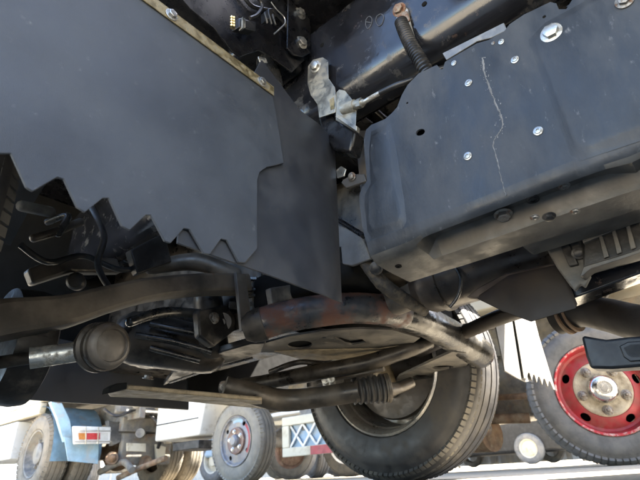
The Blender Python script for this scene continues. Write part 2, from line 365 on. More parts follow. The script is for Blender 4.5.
# clamp strip along the flap's top with its bolts
bar = [(0.169, 0.495, 0.721), (0.195, 0.495, 0.743), (0.484, 0.495, 0.756), (0.489, 0.495, 0.720)]
bm = bmesh.new()
z0, z1 = zt-.018, zt+.004
a_box(bm, (-.06, .4965, z0), (right[-1][0]+.003, .4985, z1)); a_box(bm, (-.06, .4967, z1), (right[-1][0]+.003, .535, z1+.002))
strip = finish('clamp_strip', bm, 'yellow_zinc', truck, bevel=.0006, seg=1, label='dull yellow zinc plated strip clamping the flap top')
for p in [(0.257, 0.496, 0.729), (0.459, 0.496, 0.742)]: bolt((p[0], p[1], z0+.011), (0, -1, 0), .0075, strip, 'zinc', name='bolt')

# ---- black hanger panel behind the strip, its flange and plugs
sheet('hanger_panel', [(0.234, 0.560, 0.919), (0.327, 0.560, 0.875), (0.385, 0.560, 0.872), (0.434, 0.560, 0.845), (0.456, 0.560, 0.848), (0.483, 0.560, 0.880), (0.510, 0.560, 0.912), (0.544, 0.560, 0.921), (0.619, 0.560, 0.927), (0.698, 0.560, 1.055), (0.728, 0.560, 1.498)], (0, .004, 0), 'bracket_black', truck)
fl = sheet('hanger_flange', [(0.605, 0.545, 1.293), (0.695, 0.545, 1.395), (0.677, 0.545, 1.030), (0.646, 0.545, 0.990), (0.612, 0.545, 0.969), (0.589, 0.545, 0.974)], (0, .005, 0), 'bracket_black', truck, bevel=.0015)
for p in ((0.641, 0.545, 1.147), (0.641, 0.545, 1.036)): bolt(p, (-.25, -1, -.1), .0125, fl, 'zinc')
pa, pb, pc_ = V((0.392, 0.530, 0.881)), V((0.394, 0.530, 0.831)), V((0.496, 0.535, 0.964))
plug = bmesh.new(); ex = (V((0.505, 0.545, 0.951))-V((0.408, 0.530, 0.872))); ez = pa-pb
a_obox(plug, V((0.443, 0.535, 0.906)), (ex, ex.cross(ez), ez), (.034, .012, .014))
plugo = finish('wiring_plug', plug, 'hose_plastic', truck, bevel=.003)
ex.normalize(); ezn = ez.normalized()
bm = bmesh.new(); c0 = V((0.400, 0.528, 0.865))
for i in range(2):
    for j in range(4): a_lathe(bm, c0+ex*(-.006+.008*i)+ezn*(.0115-.0077*j)+Vector((0, -.012, 0)), -ex*.7+Vector((0, -1, 0))*.6, [(-.01, 0), (-.01, .0028), (.004, .0028), (.005, .0015), (.005, 0)], 10)
finish('terminal_pins', bm, 'gold_pin', plugo, smooth=True)
bm = bmesh.new(); c1 = V((0.424, 0.525, 0.886))
a_obox(bm, c1+Vector((0, -.004, 0)), (ex, Vector((0, 1, 0)), ezn), (.0012, .006, .016)); a_obox(bm, c1+ex*.008+Vector((0, -.004, 0)), (ex, Vector((0, 1, 0)), ezn), (.0012, .006, .014))
a_obox(bm, c1+ex*.005+ezn*.012+Vector((0, -.007, 0)), (ex, Vector((0, 1, 0)), ezn), (.005, .002, .0015))
finish('plug_clip', bm, 'zinc_clean', plugo)
bm = bmesh.new()
a_obox(bm, V((0.510, 0.530, 1.000)), (ex+ezn*.3, Vector((0, 1, 0)), ezn), (.02, .014, .016))
for q in [(0.486, 0.512, 0.955), (0.499, 0.512, 0.963), (0.511, 0.512, 0.972)]: a_obox(bm, V(q), (ezn-ex*.4, Vector((0, 1, 0)), ex), (.014, .003, .0022))
finish('wiring_plug', bm, 'hose_plastic', truck, bevel=.002)
tube('wire', [(0.505, 0.515, 1.031), (0.525, 0.515, 1.022), (0.548, 0.515, 1.020), (0.551, 0.515, 1.001), (0.533, 0.515, 0.965), (0.514, 0.515, 0.931)], .0016, 'zinc', truck, 8)
tube('wire', [(0.455, 0.525, 1.024), (0.486, 0.525, 1.014), (0.474, 0.525, 0.968), (0.451, 0.525, 0.933)], .004, 'hose_plastic', truck, 8)
tube('wire', [(0.442, 0.552, 1.044), (0.479, 0.552, 1.025), (0.545, 0.552, 1.068), (0.608, 0.552, 1.061)], .005, 'hose_plastic', truck, 8)
tube('drain_tube', [(0.596, 0.620, 0.988), (0.589, 0.600, 0.858)], .03, 'scuffed_tube', truck, 24)
sheet('tab', [(0.500, 0.552, 0.878), (0.524, 0.552, 0.892), (0.530, 0.552, 0.881), (0.506, 0.552, 0.865)], (0, .002, 0), 'zinc', truck)
sheet('tab', [(0.497, 0.515, 0.775), (0.518, 0.515, 0.796), (0.533, 0.515, 0.793), (0.518, 0.515, 0.765), (0.500, 0.515, 0.758)], (0, .002, 0), 'rusty_bolt', truck)

# ---- frame rails: closed sections with rolled corners
def rail(u0, u1, z0, z1, v0, v1, rr, parent, m='frame_black'):
    bm = bmesh.new(); prof = []
    for cu, cz, a0 in ((u1-rr, z1-rr, 0), (u0+rr, z1-rr, 90), (u0+rr, z0+rr, 180), (u1-rr, z0+rr, 270)):
        for k in range(7): a = math.radians(a0+15*k); prof.append((cu+rr*math.cos(a), cz+rr*math.sin(a)))
    ns = 14; loops = [[bm.verts.new((a, v0+(v1-v0)*i/ns, b)) for a, b in prof] for i in range(ns+1)]
    for A, B in zip(loops, loops[1:]):
        for k in range(len(prof)): bm.faces.new((A[k], A[(k+1) % len(prof)], B[(k+1) % len(prof)], B[k]))
    bm.faces.new(loops[0]); bm.faces.new(loops[-1][::-1])
    return finish('frame_rail', bm, m, parent, smooth=True, ang=50)
r1 = rail(.69, .82, .83, 1.16, -3.4, 1.94, .06, truck)
rail(1.38, 1.51, .83, 1.16, -3.4, 1.94, .06, truck)
for cv in (-1.6, .62, 1.7): box('cross_member', (.82, cv, .86), (1.38, cv+.09, 1.1), 'frame_black', truck, .01)
for q in ((0.689, 0.514, 1.045), (0.689, 0.229, 0.943)): lathe('plug', q, T1, [(-.004, 0), (-.004, .006), (.0005, .006), (.0006, 0)], 'void_black', r1, 16)

bm = bmesh.new()      # chalk squiggles left on the rail
for q in ([(0.689, 0.376, 1.020), (0.689, 0.366, 1.024), (0.689, 0.359, 1.009), (0.689, 0.364, 0.992), (0.689, 0.374, 0.988), (0.689, 0.378, 1.004), (0.689, 0.376, 1.020)], [(0.689, 0.345, 1.007), (0.689, 0.334, 1.004), (0.689, 0.328, 0.988), (0.689, 0.336, 0.971), (0.689, 0.346, 0.974), (0.689, 0.350, 0.994), (0.689, 0.345, 1.007)], [(0.689, 0.376, 1.013), (0.689, 0.363, 0.999)]): a_tube(bm, q, .0011, 6, 4)
finish('chalk_mark', bm, 'chalk', r1)

box('sky_gap_block', (.52, .575, .985), (.688, .70, 1.168), 'bracket_black', truck, .02, seg=3)  # added black block that hides a patch of sky

# ---- zinc sensor bracket and cable
sb = sheet('sensor_bracket', [(0.672, 0.557, 0.924), (0.672, 0.552, 0.983), (0.672, 0.534, 0.993), (0.672, 0.503, 0.978), (0.672, 0.487, 0.954), (0.672, 0.490, 0.897), (0.672, 0.474, 0.857), (0.672, 0.473, 0.816), (0.672, 0.479, 0.782), (0.672, 0.527, 0.796), (0.672, 0.530, 0.840), (0.672, 0.549, 0.882)], (.003, 0, 0), 'zinc_clean', truck, bevel=.0012)
bolt((0.671, 0.526, 0.960), (-1, -.15, -.15), .0115, sb, 'zinc')
bm = bmesh.new()
a_sheet(bm, [(0.662, 0.463, 0.826), (0.662, 0.455, 0.829), (0.662, 0.439, 0.815), (0.662, 0.412, 0.754), (0.662, 0.423, 0.691), (0.662, 0.471, 0.752)], (.004, .004, 0))
a_sheet(bm, [(0.655, 0.468, 0.751), (0.655, 0.462, 0.757), (0.655, 0.414, 0.692), (0.655, 0.417, 0.681)], (.012, 0, 0))
finish('sensor_holder', bm, 'zinc_clean', sb, bevel=.001)
sheet('yellow_mark', [(0.671, 0.491, 0.827), (0.671, 0.479, 0.828), (0.671, 0.479, 0.794), (0.671, 0.491, 0.796)], (.0006, 0, 0), 'yellow_zinc', sb, bevel=0)
sheet('rubber_pad', [(0.690, 0.544, 0.820), (0.690, 0.495, 0.808), (0.690, 0.491, 0.781), (0.690, 0.442, 0.717), (0.690, 0.461, 0.669), (0.690, 0.507, 0.700), (0.690, 0.536, 0.759)], (.04, 0, 0), 'bracket_black', truck, bevel=.006)
q0, q1 = V((0.660, 0.448, 0.763)), V((0.655, 0.387, 0.743))
tube('cable_fitting', [q0, q0.lerp(q1, .55), q0.lerp(q1, .56), q0.lerp(q1, .75), q0.lerp(q1, .76), q1], [.0125, .0125, .0098, .0098, .007, .006], 'zinc_clean', sb, 20, 1)
lathe('cable_nut', q0.lerp(q1, .78), (q1-q0), [(-.006, 0), (-.006, .011), (.006, .011), (.006, 0)], 'zinc', sb, 6, ang=20)
tube('cable_end', [(0.655, 0.389, 0.743), (0.655, 0.359, 0.742), (0.655, 0.346, 0.741)], .0052, 'zinc', sb, 12, 2)
tube('cable', [(0.655, 0.349, 0.741), (0.656, 0.313, 0.737), (0.665, 0.290, 0.739), (0.690, 0.260, 0.757), (0.720, 0.217, 0.771)], .0062, 'hose_plastic', truck, 12)

# ---- corrugated loom with its tongue
tube('corrugated_hose', [(0.668, 0.280, 0.910), (0.664, 0.274, 0.867), (0.660, 0.264, 0.813), (0.664, 0.253, 0.765), (0.675, 0.245, 0.719)], .0145, 'hose_plastic', truck, 20, 20, rings=lambda i, n: 1.0 if i % 3 else .80, ang=20)
tg = sheet('hose_tongue', [(0.683, 0.299, 0.974), (0.683, 0.291, 0.987), (0.683, 0.274, 0.976), (0.683, 0.265, 0.953), (0.683, 0.265, 0.904), (0.683, 0.261, 0.839), (0.683, 0.270, 0.841), (0.683, 0.281, 0.899), (0.683, 0.293, 0.922)], (.003, 0, 0), 'zinc', truck, bevel=.001)
bolt((0.681, 0.284, 0.965), (-1, 0, -.2), .0115, tg, 'rusty_bolt')
sheet('hose_tape', [(0.679, 0.292, 0.960), (0.679, 0.266, 0.944), (0.679, 0.264, 0.912), (0.679, 0.291, 0.919)], (.003, 0, 0), 'rusty_bolt', tg, bevel=.001)

# ---- underbody guard: outer face with shaped edges, rolled lower flange with a pressed recess
UG = .645
face = [(0.645, 0.415, 0.414), (0.645, 0.418, 0.429), (0.645, 0.421, 0.454), (0.645, 0.421, 0.508), (0.645, 0.418, 0.523), (0.645, 0.412, 0.532), (0.645, 0.399, 0.542), (0.645, 0.398, 0.562), (0.645, 0.397, 0.610), (0.645, 0.395, 0.639), (0.645, 0.387, 0.660), (0.645, 0.374, 0.665), (0.645, 0.341, 0.660), (0.645, 0.324, 0.665), (0.645, 0.311, 0.672), (0.645, 0.297, 0.694), (0.645, 0.281, 0.710), (0.645, 0.254, 0.721), (0.645, 0.221, 0.716), (0.645, 0.217, 0.715), (0.645, 0.212, 0.700), (0.645, 0.208, 0.698), (0.645, 0.201, 0.711), (0.645, 0.139, 0.710), (0.645, 0.119, 0.702), (0.645, 0.092, 0.701), (0.645, 0.080, 0.709), (0.645, 0.056, 0.711), (0.645, 0.015, 0.705), (0.645, 0.008, 0.695), (0.645, 0.008, 0.681), (0.645, -0.001, 0.673)]
zb = face[0][2]
v_front = face[0][1]; vr = -.42
pts = list(face) + [(UG, -.03, .70), (UG, vr, .70), (UG, vr, zb), (UG, v_front, zb)]
bm = bmesh.new(); a_sheet(bm, pts, (.004, 0, 0))
guard = finish('underbody_guard', bm, 'guard_paint', truck, label='scuffed blue-black pressed guard with bolts, holes and a crack')
hb = bmesh.new()
a_hole(hb, (0.645, 0.274, 0.588), T1, .0095, .02, ((0, 0.9, .45), 1, .72)); a_hole(hb, (0.645, 0.030, 0.683), T1, .0028, .02); a_hole(hb, (0.645, 0.289, 0.668), T1, .0022, .02)
cut(guard, hb)
# lower flange, swept along the truck
bm = bmesh.new()
PF = [(UG, zb), (UG+.002, zb-.013), (UG+.008, zb-.024), (UG+.018, zb-.032), (UG+.03, zb-.036), (UG+.06, zb-.038), (UG+.078, zb-.0385), (UG+.142, zb-.039)]
PR = [(UG, zb), (UG+.0015, zb-.012), (UG+.006, zb-.020), (UG+.012, zb-.0235), (UG+.020, zb-.004), (UG+.066, zb-.002), (UG+.078, zb-.037), (UG+.142, zb-.040)]
st = [(v_front, 0), (v_front-.03, 0), (v_front-.075, 0), (v_front-.088, .1), (v_front-.105, .85), (v_front-.12, 1), (.13, 1), (.06, 1), (.03, .9), (.0, .5), (-.03, 1), (vr, 1)]
top, bot = [], []
for i, (vv, k) in enumerate(st):
    prof = [(a[0]*(1-k)+b_[0]*k, a[1]*(1-k)+b_[1]*k) for a, b_ in zip(PF, PR)]
    sh = 0
    bot.append([bm.verts.new((a, vv-(sh if j < 2 else 0), b_)) for j, (a, b_) in enumerate(prof)])
    top.append([bm.verts.new((a+(.004 if j < 3 else 0), vv-(sh if j < 2 else 0), b_+(.004 if j > 1 else 0))) for j, (a, b_) in enumerate(prof)])
for G, s in ((bot, 1), (top, -1)):
    for A, B in zip(G, G[1:]):
        for j in range(len(A)-1): bm.faces.new((A[j], A[j+1], B[j+1], B[j])[::s])
for j in range(len(PF)-1):
    bm.faces.new((bot[0][j], bot[0][j+1], top[0][j+1], top[0][j])); bm.faces.new((bot[-1][j], bot[-1][j+1], top[-1][j+1], top[-1][j]))
for i in range(len(st)-1):
    for j in (0, -1): bm.faces.new((bot[i][j], bot[i+1][j], top[i+1][j], top[i][j]))
flg = finish('guard_flange', bm, 'dusty_steel', guard, smooth=True, ang=32, label='pale grey turned-in lower edge of the guard')  # paler, warmer colour than the face stands in for ground bounce
flg.data.materials.append(MATS['guard_paint'])
for p in flg.data.polygons:
    if p.center.x+ORG[flg.name].x < UG+.010: p.material_index = 1
sheet('guard_tab', [(0.651, 0.204, 0.741), (0.651, 0.089, 0.726), (0.651, 0.088, 0.707), (0.651, 0.115, 0.710), (0.651, 0.139, 0.721), (0.651, 0.200, 0.720)], (.003, 0, 0), 'tab_grey', guard, bevel=.001)  # first tab's paler grey stands in for the skylight falling on it
sheet('guard_tab', [(0.651, -0.002, 0.685), (0.651, -0.052, 0.686), (0.651, -0.045, 0.664), (0.651, -0.018, 0.668)], (.003, 0, 0), 'guard_paint', guard, bevel=.001)
# pressed fields of the face, a few millimetres proud with rolled edges
for q in ([(0.645, 0.064, 0.657), (0.645, 0.032, 0.672), (0.645, -0.100, 0.667), (0.645, -0.213, 0.609), (0.645, -0.139, 0.409), (0.645, -0.017, 0.404), (0.645, 0.054, 0.409), (0.645, 0.063, 0.422)], [(0.645, 0.376, 0.651), (0.645, 0.342, 0.649), (0.645, 0.329, 0.645), (0.645, 0.326, 0.576), (0.645, 0.326, 0.487), (0.645, 0.328, 0.423), (0.645, 0.338, 0.413), (0.645, 0.403, 0.415), (0.645, 0.412, 0.435), (0.645, 0.412, 0.493), (0.645, 0.409, 0.514), (0.645, 0.393, 0.534), (0.645, 0.386, 0.609)]):
    bm = bmesh.new(); q = [V(p) for p in q]; n_ = len(q); c_ = sum(q, Vector())/n_; lv = []
    for f_, h in ((0, .0), (.35, -.0013), (.7, -.0042), (1, -.0053)):
        lv.append([bm.verts.new(p+(c_-p).normalized()*(.022*f_)+Vector((h+.0003, 0, 0))) for p in q])
    for A, B in zip(lv, lv[1:]):
        for k in range(n_): bm.faces.new((A[k], A[(k+1) % n_], B[(k+1) % n_], B[k]))
    bm.faces.new(lv[-1]); finish('pressed_field', bm, 'guard_paint', guard, smooth=True, ang=60)
box('hole_shade_panel', (.668, -.3, .45), (.675, .33, .66), 'void_black', guard, 0)  # black panel added so the guard's hole looks into shade
# crack running down the face and over the flange
cr = [(0.644, 0.138, 0.672), (0.644, 0.139, 0.653), (0.644, 0.141, 0.636), (0.644, 0.140, 0.617), (0.644, 0.139, 0.596), (0.644, 0.138, 0.577), (0.644, 0.136, 0.555), (0.644, 0.135, 0.536), (0.644, 0.138, 0.519), (0.644, 0.144, 0.512), (0.644, 0.153, 0.505), (0.644, 0.158, 0.494), (0.644, 0.159, 0.475), (0.644, 0.159, 0.456), (0.644, 0.160, 0.436), (0.644, 0.160, 0.415), (0.644, 0.160, 0.400)]
cr = [p+Vector((0, random.uniform(-.0008, .0008), random.uniform(-.0008, .0008))) for p in spline(cr, 5)]
bm = bmesh.new()
wv = [random.uniform(.0003, .0011)*(1.9-1.1*i/len(cr)) for i in range(len(cr))]
A = [bm.verts.new(V(p)+Vector((.0008, w, 0))) for p, w in zip(cr, wv)]; B = [bm.verts.new(V(p)+Vector((.0008, -w, 0))) for p, w in zip(cr, wv)]
Cc = [bm.verts.new(V(p)+Vector((.0002, 0, 0))) for p in cr]
for i in range(len(cr)-1): bm.faces.new((A[i], Cc[i], Cc[i+1], A[i+1])); bm.faces.new((Cc[i], B[i], B[i+1], Cc[i+1]))
for k in range(70):        # scuffs flaking off beside it
    p = cr[int(abs(random.gauss(0, .4))*len(cr)) % len(cr)]+Vector((.0006, random.gauss(0, .004), random.gauss(0, .006))); w = random.uniform(.0004, .0011)
    q = [bm.verts.new(p+Vector((-.0002*(m == 1), math.cos(a)*w, math.sin(a)*w*1.6))) for m, a in enumerate((0, 1.6, 3.1, 4.7))]; bm.faces.new(q)
finish('crack', bm, 'crack_pale', guard)
for p, r, s, m in [((0.644, 0.186, 0.696),.0035,'clip','zinc'), ((0.644, 0.101, 0.682),.0035,'clip','zinc'), ((0.644, 0.170, 0.636),.0046,'clip','zinc'), ((0.644, 0.090, 0.631),.0046,'clip','zinc'), ((0.644, 0.091, 0.483),.005,'clip','zinc'), ((0.644, 0.201, 0.495),.005,'clip','zinc'), ((0.641, 0.029, 0.640),.0115,'hex','zinc'), ((0.641, -0.068, 0.623),.0085,'hex','worn_bolt'), ((0.644, 0.114, 0.689),.0022,'clip','worn_bolt')]:
    bolt(V(p)-Vector((.003 if p[1] < .01 else 0, 0, 0)), (-1, 0, -.08), r, guard, m, s, 'bolt')
for p, r, s, m in [((0.707, 0.187, 0.405),.0105,'hex','worn_bolt'), ((0.704, 0.137, 0.410),.007,'clip','dark_iron'), ((0.699, 0.089, 0.410),.006,'clip','worn_bolt'), ((0.695, 0.140, 0.375),.005,'clip','worn_bolt'), ((0.708, 0.123, 0.375),.007,'hex','dark_iron'), ((0.721, 0.089, 0.375),.005,'clip','worn_bolt'), ((0.741, 0.314, 0.410),.006,'clip','void_black'), ((0.701, 0.388, 0.376),.0045,'clip','void_black')]:
    bolt(p, (-.25, 0, -1), r, flg, m, s, 'bolt')  # black clip heads among these stand in for the shade in flange holes

# ---- things just inboard of the guard
sheet('inner_rail', [(.80, .20, .386), (.875, .20, .386), (.875, -.6, .386), (.80, -.6, .386)], (0, 0, .10), 'dusty_steel', truck, bevel=.006)
bm = bmesh.new(); q = [(0.880, 0.114, 0.387), (0.880, -0.002, 0.400), (0.880, 0.017, 0.342), (0.880, 0.126, 0.340)]
a_sheet(bm, q, (.05, 0, 0))
cas = finish('ribbed_casting', bm, 'dark_iron', truck, bevel=.004)
for q in ([(0.874, 0.086, 0.388), (0.874, 0.080, 0.389), (0.874, 0.082, 0.346), (0.874, 0.090, 0.345)], [(0.874, 0.065, 0.390), (0.874, 0.059, 0.391), (0.874, 0.062, 0.347), (0.874, 0.070, 0.346)], [(0.874, 0.043, 0.393), (0.874, 0.037, 0.393), (0.874, 0.041, 0.348), (0.874, 0.049, 0.347)], [(0.874, 0.023, 0.395), (0.874, 0.017, 0.395), (0.874, 0.022, 0.349), (0.874, 0.030, 0.348)]): sheet('rib', q, (.006, 0, 0), 'dusty_steel', cas, bevel=.001)
sheet('casting_lip', [(0.872, 0.124, 0.339), (0.872, 0.113, 0.340), (0.872, 0.066, 0.341), (0.872, 0.015, 0.344), (0.872, 0.017, 0.339), (0.872, 0.065, 0.335), (0.872, 0.112, 0.333), (0.872, 0.120, 0.330), (0.872, 0.129, 0.324), (0.872, 0.133, 0.325)], (.03, 0, 0), 'dusty_steel', cas, bevel=.001)
sheet('casting_lip', [(0.872, 0.112, 0.389), (0.872, -0.004, 0.402), (0.872, -0.001, 0.395), (0.872, 0.112, 0.381)], (.03, 0, 0), 'dusty_steel', cas, bevel=.001)
sheet('shadow_beam', [(0.960, 0.194, 0.312), (0.960, 0.030, 0.333), (0.960, 0.011, 0.391), (0.960, 0.147, 0.383)], (.06, 0, 0), 'frame_black', truck, bevel=.003)  # black slab put in for the shadow band around the inner rail
bk = bmesh.new(); a_sheet(bk, [(0.900, 0.182, 0.423), (0.900, 0.120, 0.413), (0.900, 0.122, 0.349), (0.900, 0.122, 0.329), (0.900, 0.136, 0.312), (0.900, 0.141, 0.320), (0.900, 0.153, 0.310), (0.900, 0.158, 0.321), (0.900, 0.170, 0.360)], (.012, 0, 0))
bko = finish('mount_bracket', bk, 'dusty_steel', truck, bevel=.003)
sheet('bracket_web', [(0.890, 0.153, 0.413), (0.890, 0.136, 0.410), (0.890, 0.133, 0.353), (0.890, 0.148, 0.354)], (.012, 0, 0), 'dark_iron', bko, bevel=.002)
bolt((0.890, 0.127, 0.373), (-1, -.2, -.3), .008, bko, 'dark_iron')
# heat shield with its folded lip
hs = sheet('heat_shield', [(0.940, 0.345, 0.356), (0.940, 0.274, 0.381), (0.940, 0.176, 0.374), (0.940, 0.170, 0.341), (0.940, 0.166, 0.289), (0.940, 0.250, 0.283), (0.940, 0.298, 0.316), (0.940, 0.326, 0.340)], (.006, -.004, .01), 'burnt_steel', truck, bevel=.002)
sheet('shield_lip', [(0.945, 0.369, 0.369), (0.945, 0.346, 0.359), (0.945, 0.275, 0.384), (0.945, 0.174, 0.377), (0.945, 0.177, 0.388), (0.945, 0.277, 0.396), (0.945, 0.334, 0.384)], (.02, 0, 0), 'burnt_brown', hs, bevel=.003)
lathe_prof = [(-.02, .0), (-.02, .040), (0, .046), (.008, .064), (.02, .070), (.05, .071), (.052, .076), (.066, .076), (.068, .071), (.30, .071), (.32, .062), (.34, .04), (.42, .038), (.42, 0)]
ca, cb = V((1.050, 0.519, 0.460)), V((1.050, 0.177, 0.466))
lathe('exhaust_canister', ca, cb-ca, lathe_prof, 'burnt_brown', truck, 36, label='brown banded exhaust canister')
tube('exhaust_pipe', [ca+(ca-cb).normalized()*-.02, ca+Vector((.02, .12, -.01)), ca+Vector((.0, .35, .03)), ca+Vector((-.02, .6, .06))], .034, 'brown_arm', truck, 20)
tube('canister_clamp', [(0.965, 0.405, 0.470), (0.965, 0.387, 0.446), (0.965, 0.381, 0.415), (0.965, 0.395, 0.383), (0.965, 0.418, 0.363)], .004, 'scuffed_tube', truck, 10)
tube('tail_pipe', [(1.150, 0.251, 0.330), (1.130, 0.194, 0.332), (1.100, 0.144, 0.305), (1.050, 0.095, 0.268), (0.980, 0.038, 0.226)], .0345, 'burnt_steel', truck, 24)
for q in ((1.140, 0.227, 0.328), (1.140, 0.212, 0.330)): lathe('pipe_ring', q, V((1.130, 0.194, 0.332))-V((1.150, 0.251, 0.330)), [(-.003, .03), (-.003, .0385), (.003, .0385), (.003, .03)], 'rust_chassis', truck, 28, True)
bm = bmesh.new(); a_sheet(bm, [(0.850, 0.156, 0.220), (0.850, 0.151, 0.220), (0.850, 0.123, 0.208), (0.850, 0.094, 0.206), (0.850, 0.017, 0.195), (0.850, 0.035, 0.143), (0.850, 0.091, 0.160), (0.850, 0.128, 0.163), (0.850, 0.157, 0.169), (0.850, 0.158, 0.188)], (.045, 0, 0))
step = finish('step_bracket', bm, 'satin_black', truck, bevel=.006, seg=3)
sheet('step_pocket', [(0.847, 0.108, 0.194), (0.847, 0.095, 0.198), (0.847, 0.043, 0.191), (0.847, 0.052, 0.164), (0.847, 0.101, 0.169), (0.847, 0.107, 0.177)], (.004, 0, 0), 'satin_black', step, bevel=.0015)
sheet('step_pocket', [(0.847, 0.104, 0.191), (0.847, 0.093, 0.194), (0.847, 0.046, 0.187), (0.847, 0.053, 0.168), (0.847, 0.097, 0.173), (0.847, 0.102, 0.179)], (.003, 0, 0), 'dark_iron', step, bevel=.001)
tube('brake_pipe', [(1.550, 0.827, 0.425), (1.500, 0.710, 0.430), (1.400, 0.556, 0.420), (1.300, 0.423, 0.409), (1.200, 0.239, 0.394), (1.200, 0.149, 0.399)], .022, 'burnt_steel', truck, 14)


# ---- gap between flap and guard
br = sheet('hose_bracket', [(0.780, 0.500, 0.808), (0.780, 0.468, 0.789), (0.780, 0.472, 0.616), (0.780, 0.505, 0.623), (0.780, 0.503, 0.717)], (.01, 0, 0), 'brown_arm', truck, bevel=.003)
bm = bmesh.new(); a_sheet(bm, [(0.740, 0.528, 0.644), (0.740, 0.522, 0.651), (0.740, 0.490, 0.650), (0.740, 0.463, 0.637), (0.740, 0.460, 0.616), (0.740, 0.516, 0.624)], (.008, 0, 0))
cl = finish('clip', bm, 'grey_panel', truck, bevel=.002)
sheet('clip_tab', [(0.730, 0.532, 0.677), (0.730, 0.517, 0.681), (0.730, 0.504, 0.666), (0.730, 0.511, 0.650), (0.730, 0.531, 0.654)], (.004, 0, 0), 'zinc', cl, bevel=.001)
bolt((0.735, 0.493, 0.642), (-1, 0, -.4), .007, cl, 'worn_bolt')
sheet('side_panel', [(0.900, 0.692, 0.667), (0.900, 0.655, 0.640), (0.900, 0.593, 0.592), (0.900, 0.572, 0.514), (0.900, 0.631, 0.514), (0.900, 0.701, 0.548)], (.01, 0, 0), 'grey_panel', truck, bevel=.003)
tube('pipe', [(0.850, 0.621, 0.622), (0.820, 0.533, 0.535)], .007, 'bracket_black', truck, 12)
tube('damper', [(1.029, 0.720, 0.594), (1.085, 0.750, 0.497)], [.04, .045], 'scuffed_tube', truck, 28)
tube('rough_hose', [(0.920, 0.606, 0.523), (0.950, 0.579, 0.465), (1.000, 0.556, 0.431), (1.080, 0.538, 0.409)], [.014, .019, .018, .015], 'rough_rubber', truck, 18, 10, rings=lambda i, n: 1+.035*math.sin(i*2.1))
bolt((0.910, 0.566, 0.490), (-1, -.4, -.5), .012, truck, 'dark_iron')

# ---- suspension: arched tube, perforated arm plates, rods
xt = tube('arched_tube', [(0.820, 0.896, 0.405), (0.856, 0.849, 0.420), (0.908, 0.787, 0.432), (0.984, 0.709, 0.440), (1.074, 0.655, 0.440), (1.154, 0.639, 0.438)], [.043, .043, .043, .042, .043, .045], 'rust_tube', truck, 28, 10, label='rust flecked arched suspension tube')
tube('tube_end', [(1.127, 0.646, 0.440), (1.225, 0.625, 0.434), (1.405, 0.627, 0.420), (1.535, 0.621, 0.400), (1.597, 0.619, 0.388)], [.0455, .047, .050, .052, .051], 'scuffed_tube', xt, 28, 10, dome=True)
lathe('tube_bush', (0.827, 0.887, 0.407), V((0.856, 0.849, 0.420))-V((0.820, 0.896, 0.405)), [(-.05, 0), (-.05, .03), (-.03, .042), (.0, .046), (.004, .046), (.006, .04)], 'oily_iron', xt, 28)
bm = bmesh.new()
a_sheet(bm, [(0.963, 1.135, 0.400), (0.951, 1.020, 0.400), (0.954, 0.918, 0.400), (0.986, 0.820, 0.400), (1.056, 0.732, 0.400), (1.138, 0.679, 0.400), (1.286, 0.672, 0.400), (1.357, 0.757, 0.400), (1.365, 0.853, 0.400), (1.334, 0.958, 0.400), (1.277, 1.047, 0.400), (1.176, 1.083, 0.400), (1.055, 1.075, 0.400)], (0, 0, .006))
plate = finish('arm_plate', bm, 'dusty_steel', truck, bevel=.002, label='dusty pressed plate with an oval hole and a slot')
hb = bmesh.new()
a_hole(hb, (1.051, 0.958, 0.403), (0, 0, 1), .062, .02, (V((1.079, 0.929, 0.403))-V((1.024, 0.986, 0.403)), .62, .82)); a_hole(hb, (1.044, 0.855, 0.403), (0, 0, 1), .007, .02)
cut(plate, hb)
hb = bmesh.new(); a_sheet(hb, [V(p)-Vector((0, 0, .03)) for p in [(1.061, 0.834, 0.400), (1.084, 0.823, 0.400), (1.134, 0.827, 0.400), (1.149, 0.793, 0.400), (1.195, 0.810, 0.400), (1.183, 0.857, 0.400), (1.150, 0.859, 0.400)]], (0, 0, .06)); cut(plate, hb)
hb = bmesh.new(); a_sheet(hb, [V(p)-Vector((0, 0, .03)) for p in [(1.275, 0.852, 0.400), (1.291, 0.824, 0.400), (1.329, 0.845, 0.400), (1.319, 0.879, 0.400)]], (0, 0, .06)); cut(plate, hb)
sheet('plate_hole_shade', [(0.998, 1.071, 0.410), (1.028, 0.936, 0.410), (1.093, 0.814, 0.410), (1.218, 0.743, 0.410), (1.350, 0.829, 0.410), (1.315, 0.943, 0.410), (1.264, 1.035, 0.410), (1.143, 1.088, 0.410)], (0, 0, .015), 'void_black', plate, bevel=0)  # black sheet that gives the plate's holes their shade
# lip along the plate's rear edge, its cream colour standing in for bounced ground light
sheet('plate_lip', [(1.035, 1.055, 0.396), (1.086, 0.999, 0.396), (1.185, 0.907, 0.396), (1.282, 0.826, 0.396), (1.308, 0.758, 0.396), (1.347, 0.752, 0.396), (1.356, 0.848, 0.396), (1.326, 0.952, 0.396), (1.272, 1.044, 0.396), (1.171, 1.079, 0.396)], (0, 0, .0035), 'tan_bar', plate, bevel=.0015)
sheet('radius_arm', [(1.046, 1.688, 0.385), (0.939, 1.455, 0.385), (0.880, 1.119, 0.385), (0.884, 0.998, 0.385), (0.912, 0.962, 0.385), (0.976, 1.048, 0.385), (0.991, 1.118, 0.385), (0.990, 1.319, 0.385), (1.022, 1.579, 0.385)], (0, 0, .022), 'dark_iron', truck, bevel=.004)
tube('arm_edge', [(1.021, 1.603, 0.383), (0.999, 1.331, 0.383), (1.000, 1.118, 0.383)], .004, 'scuffed_tube', truck, 10)
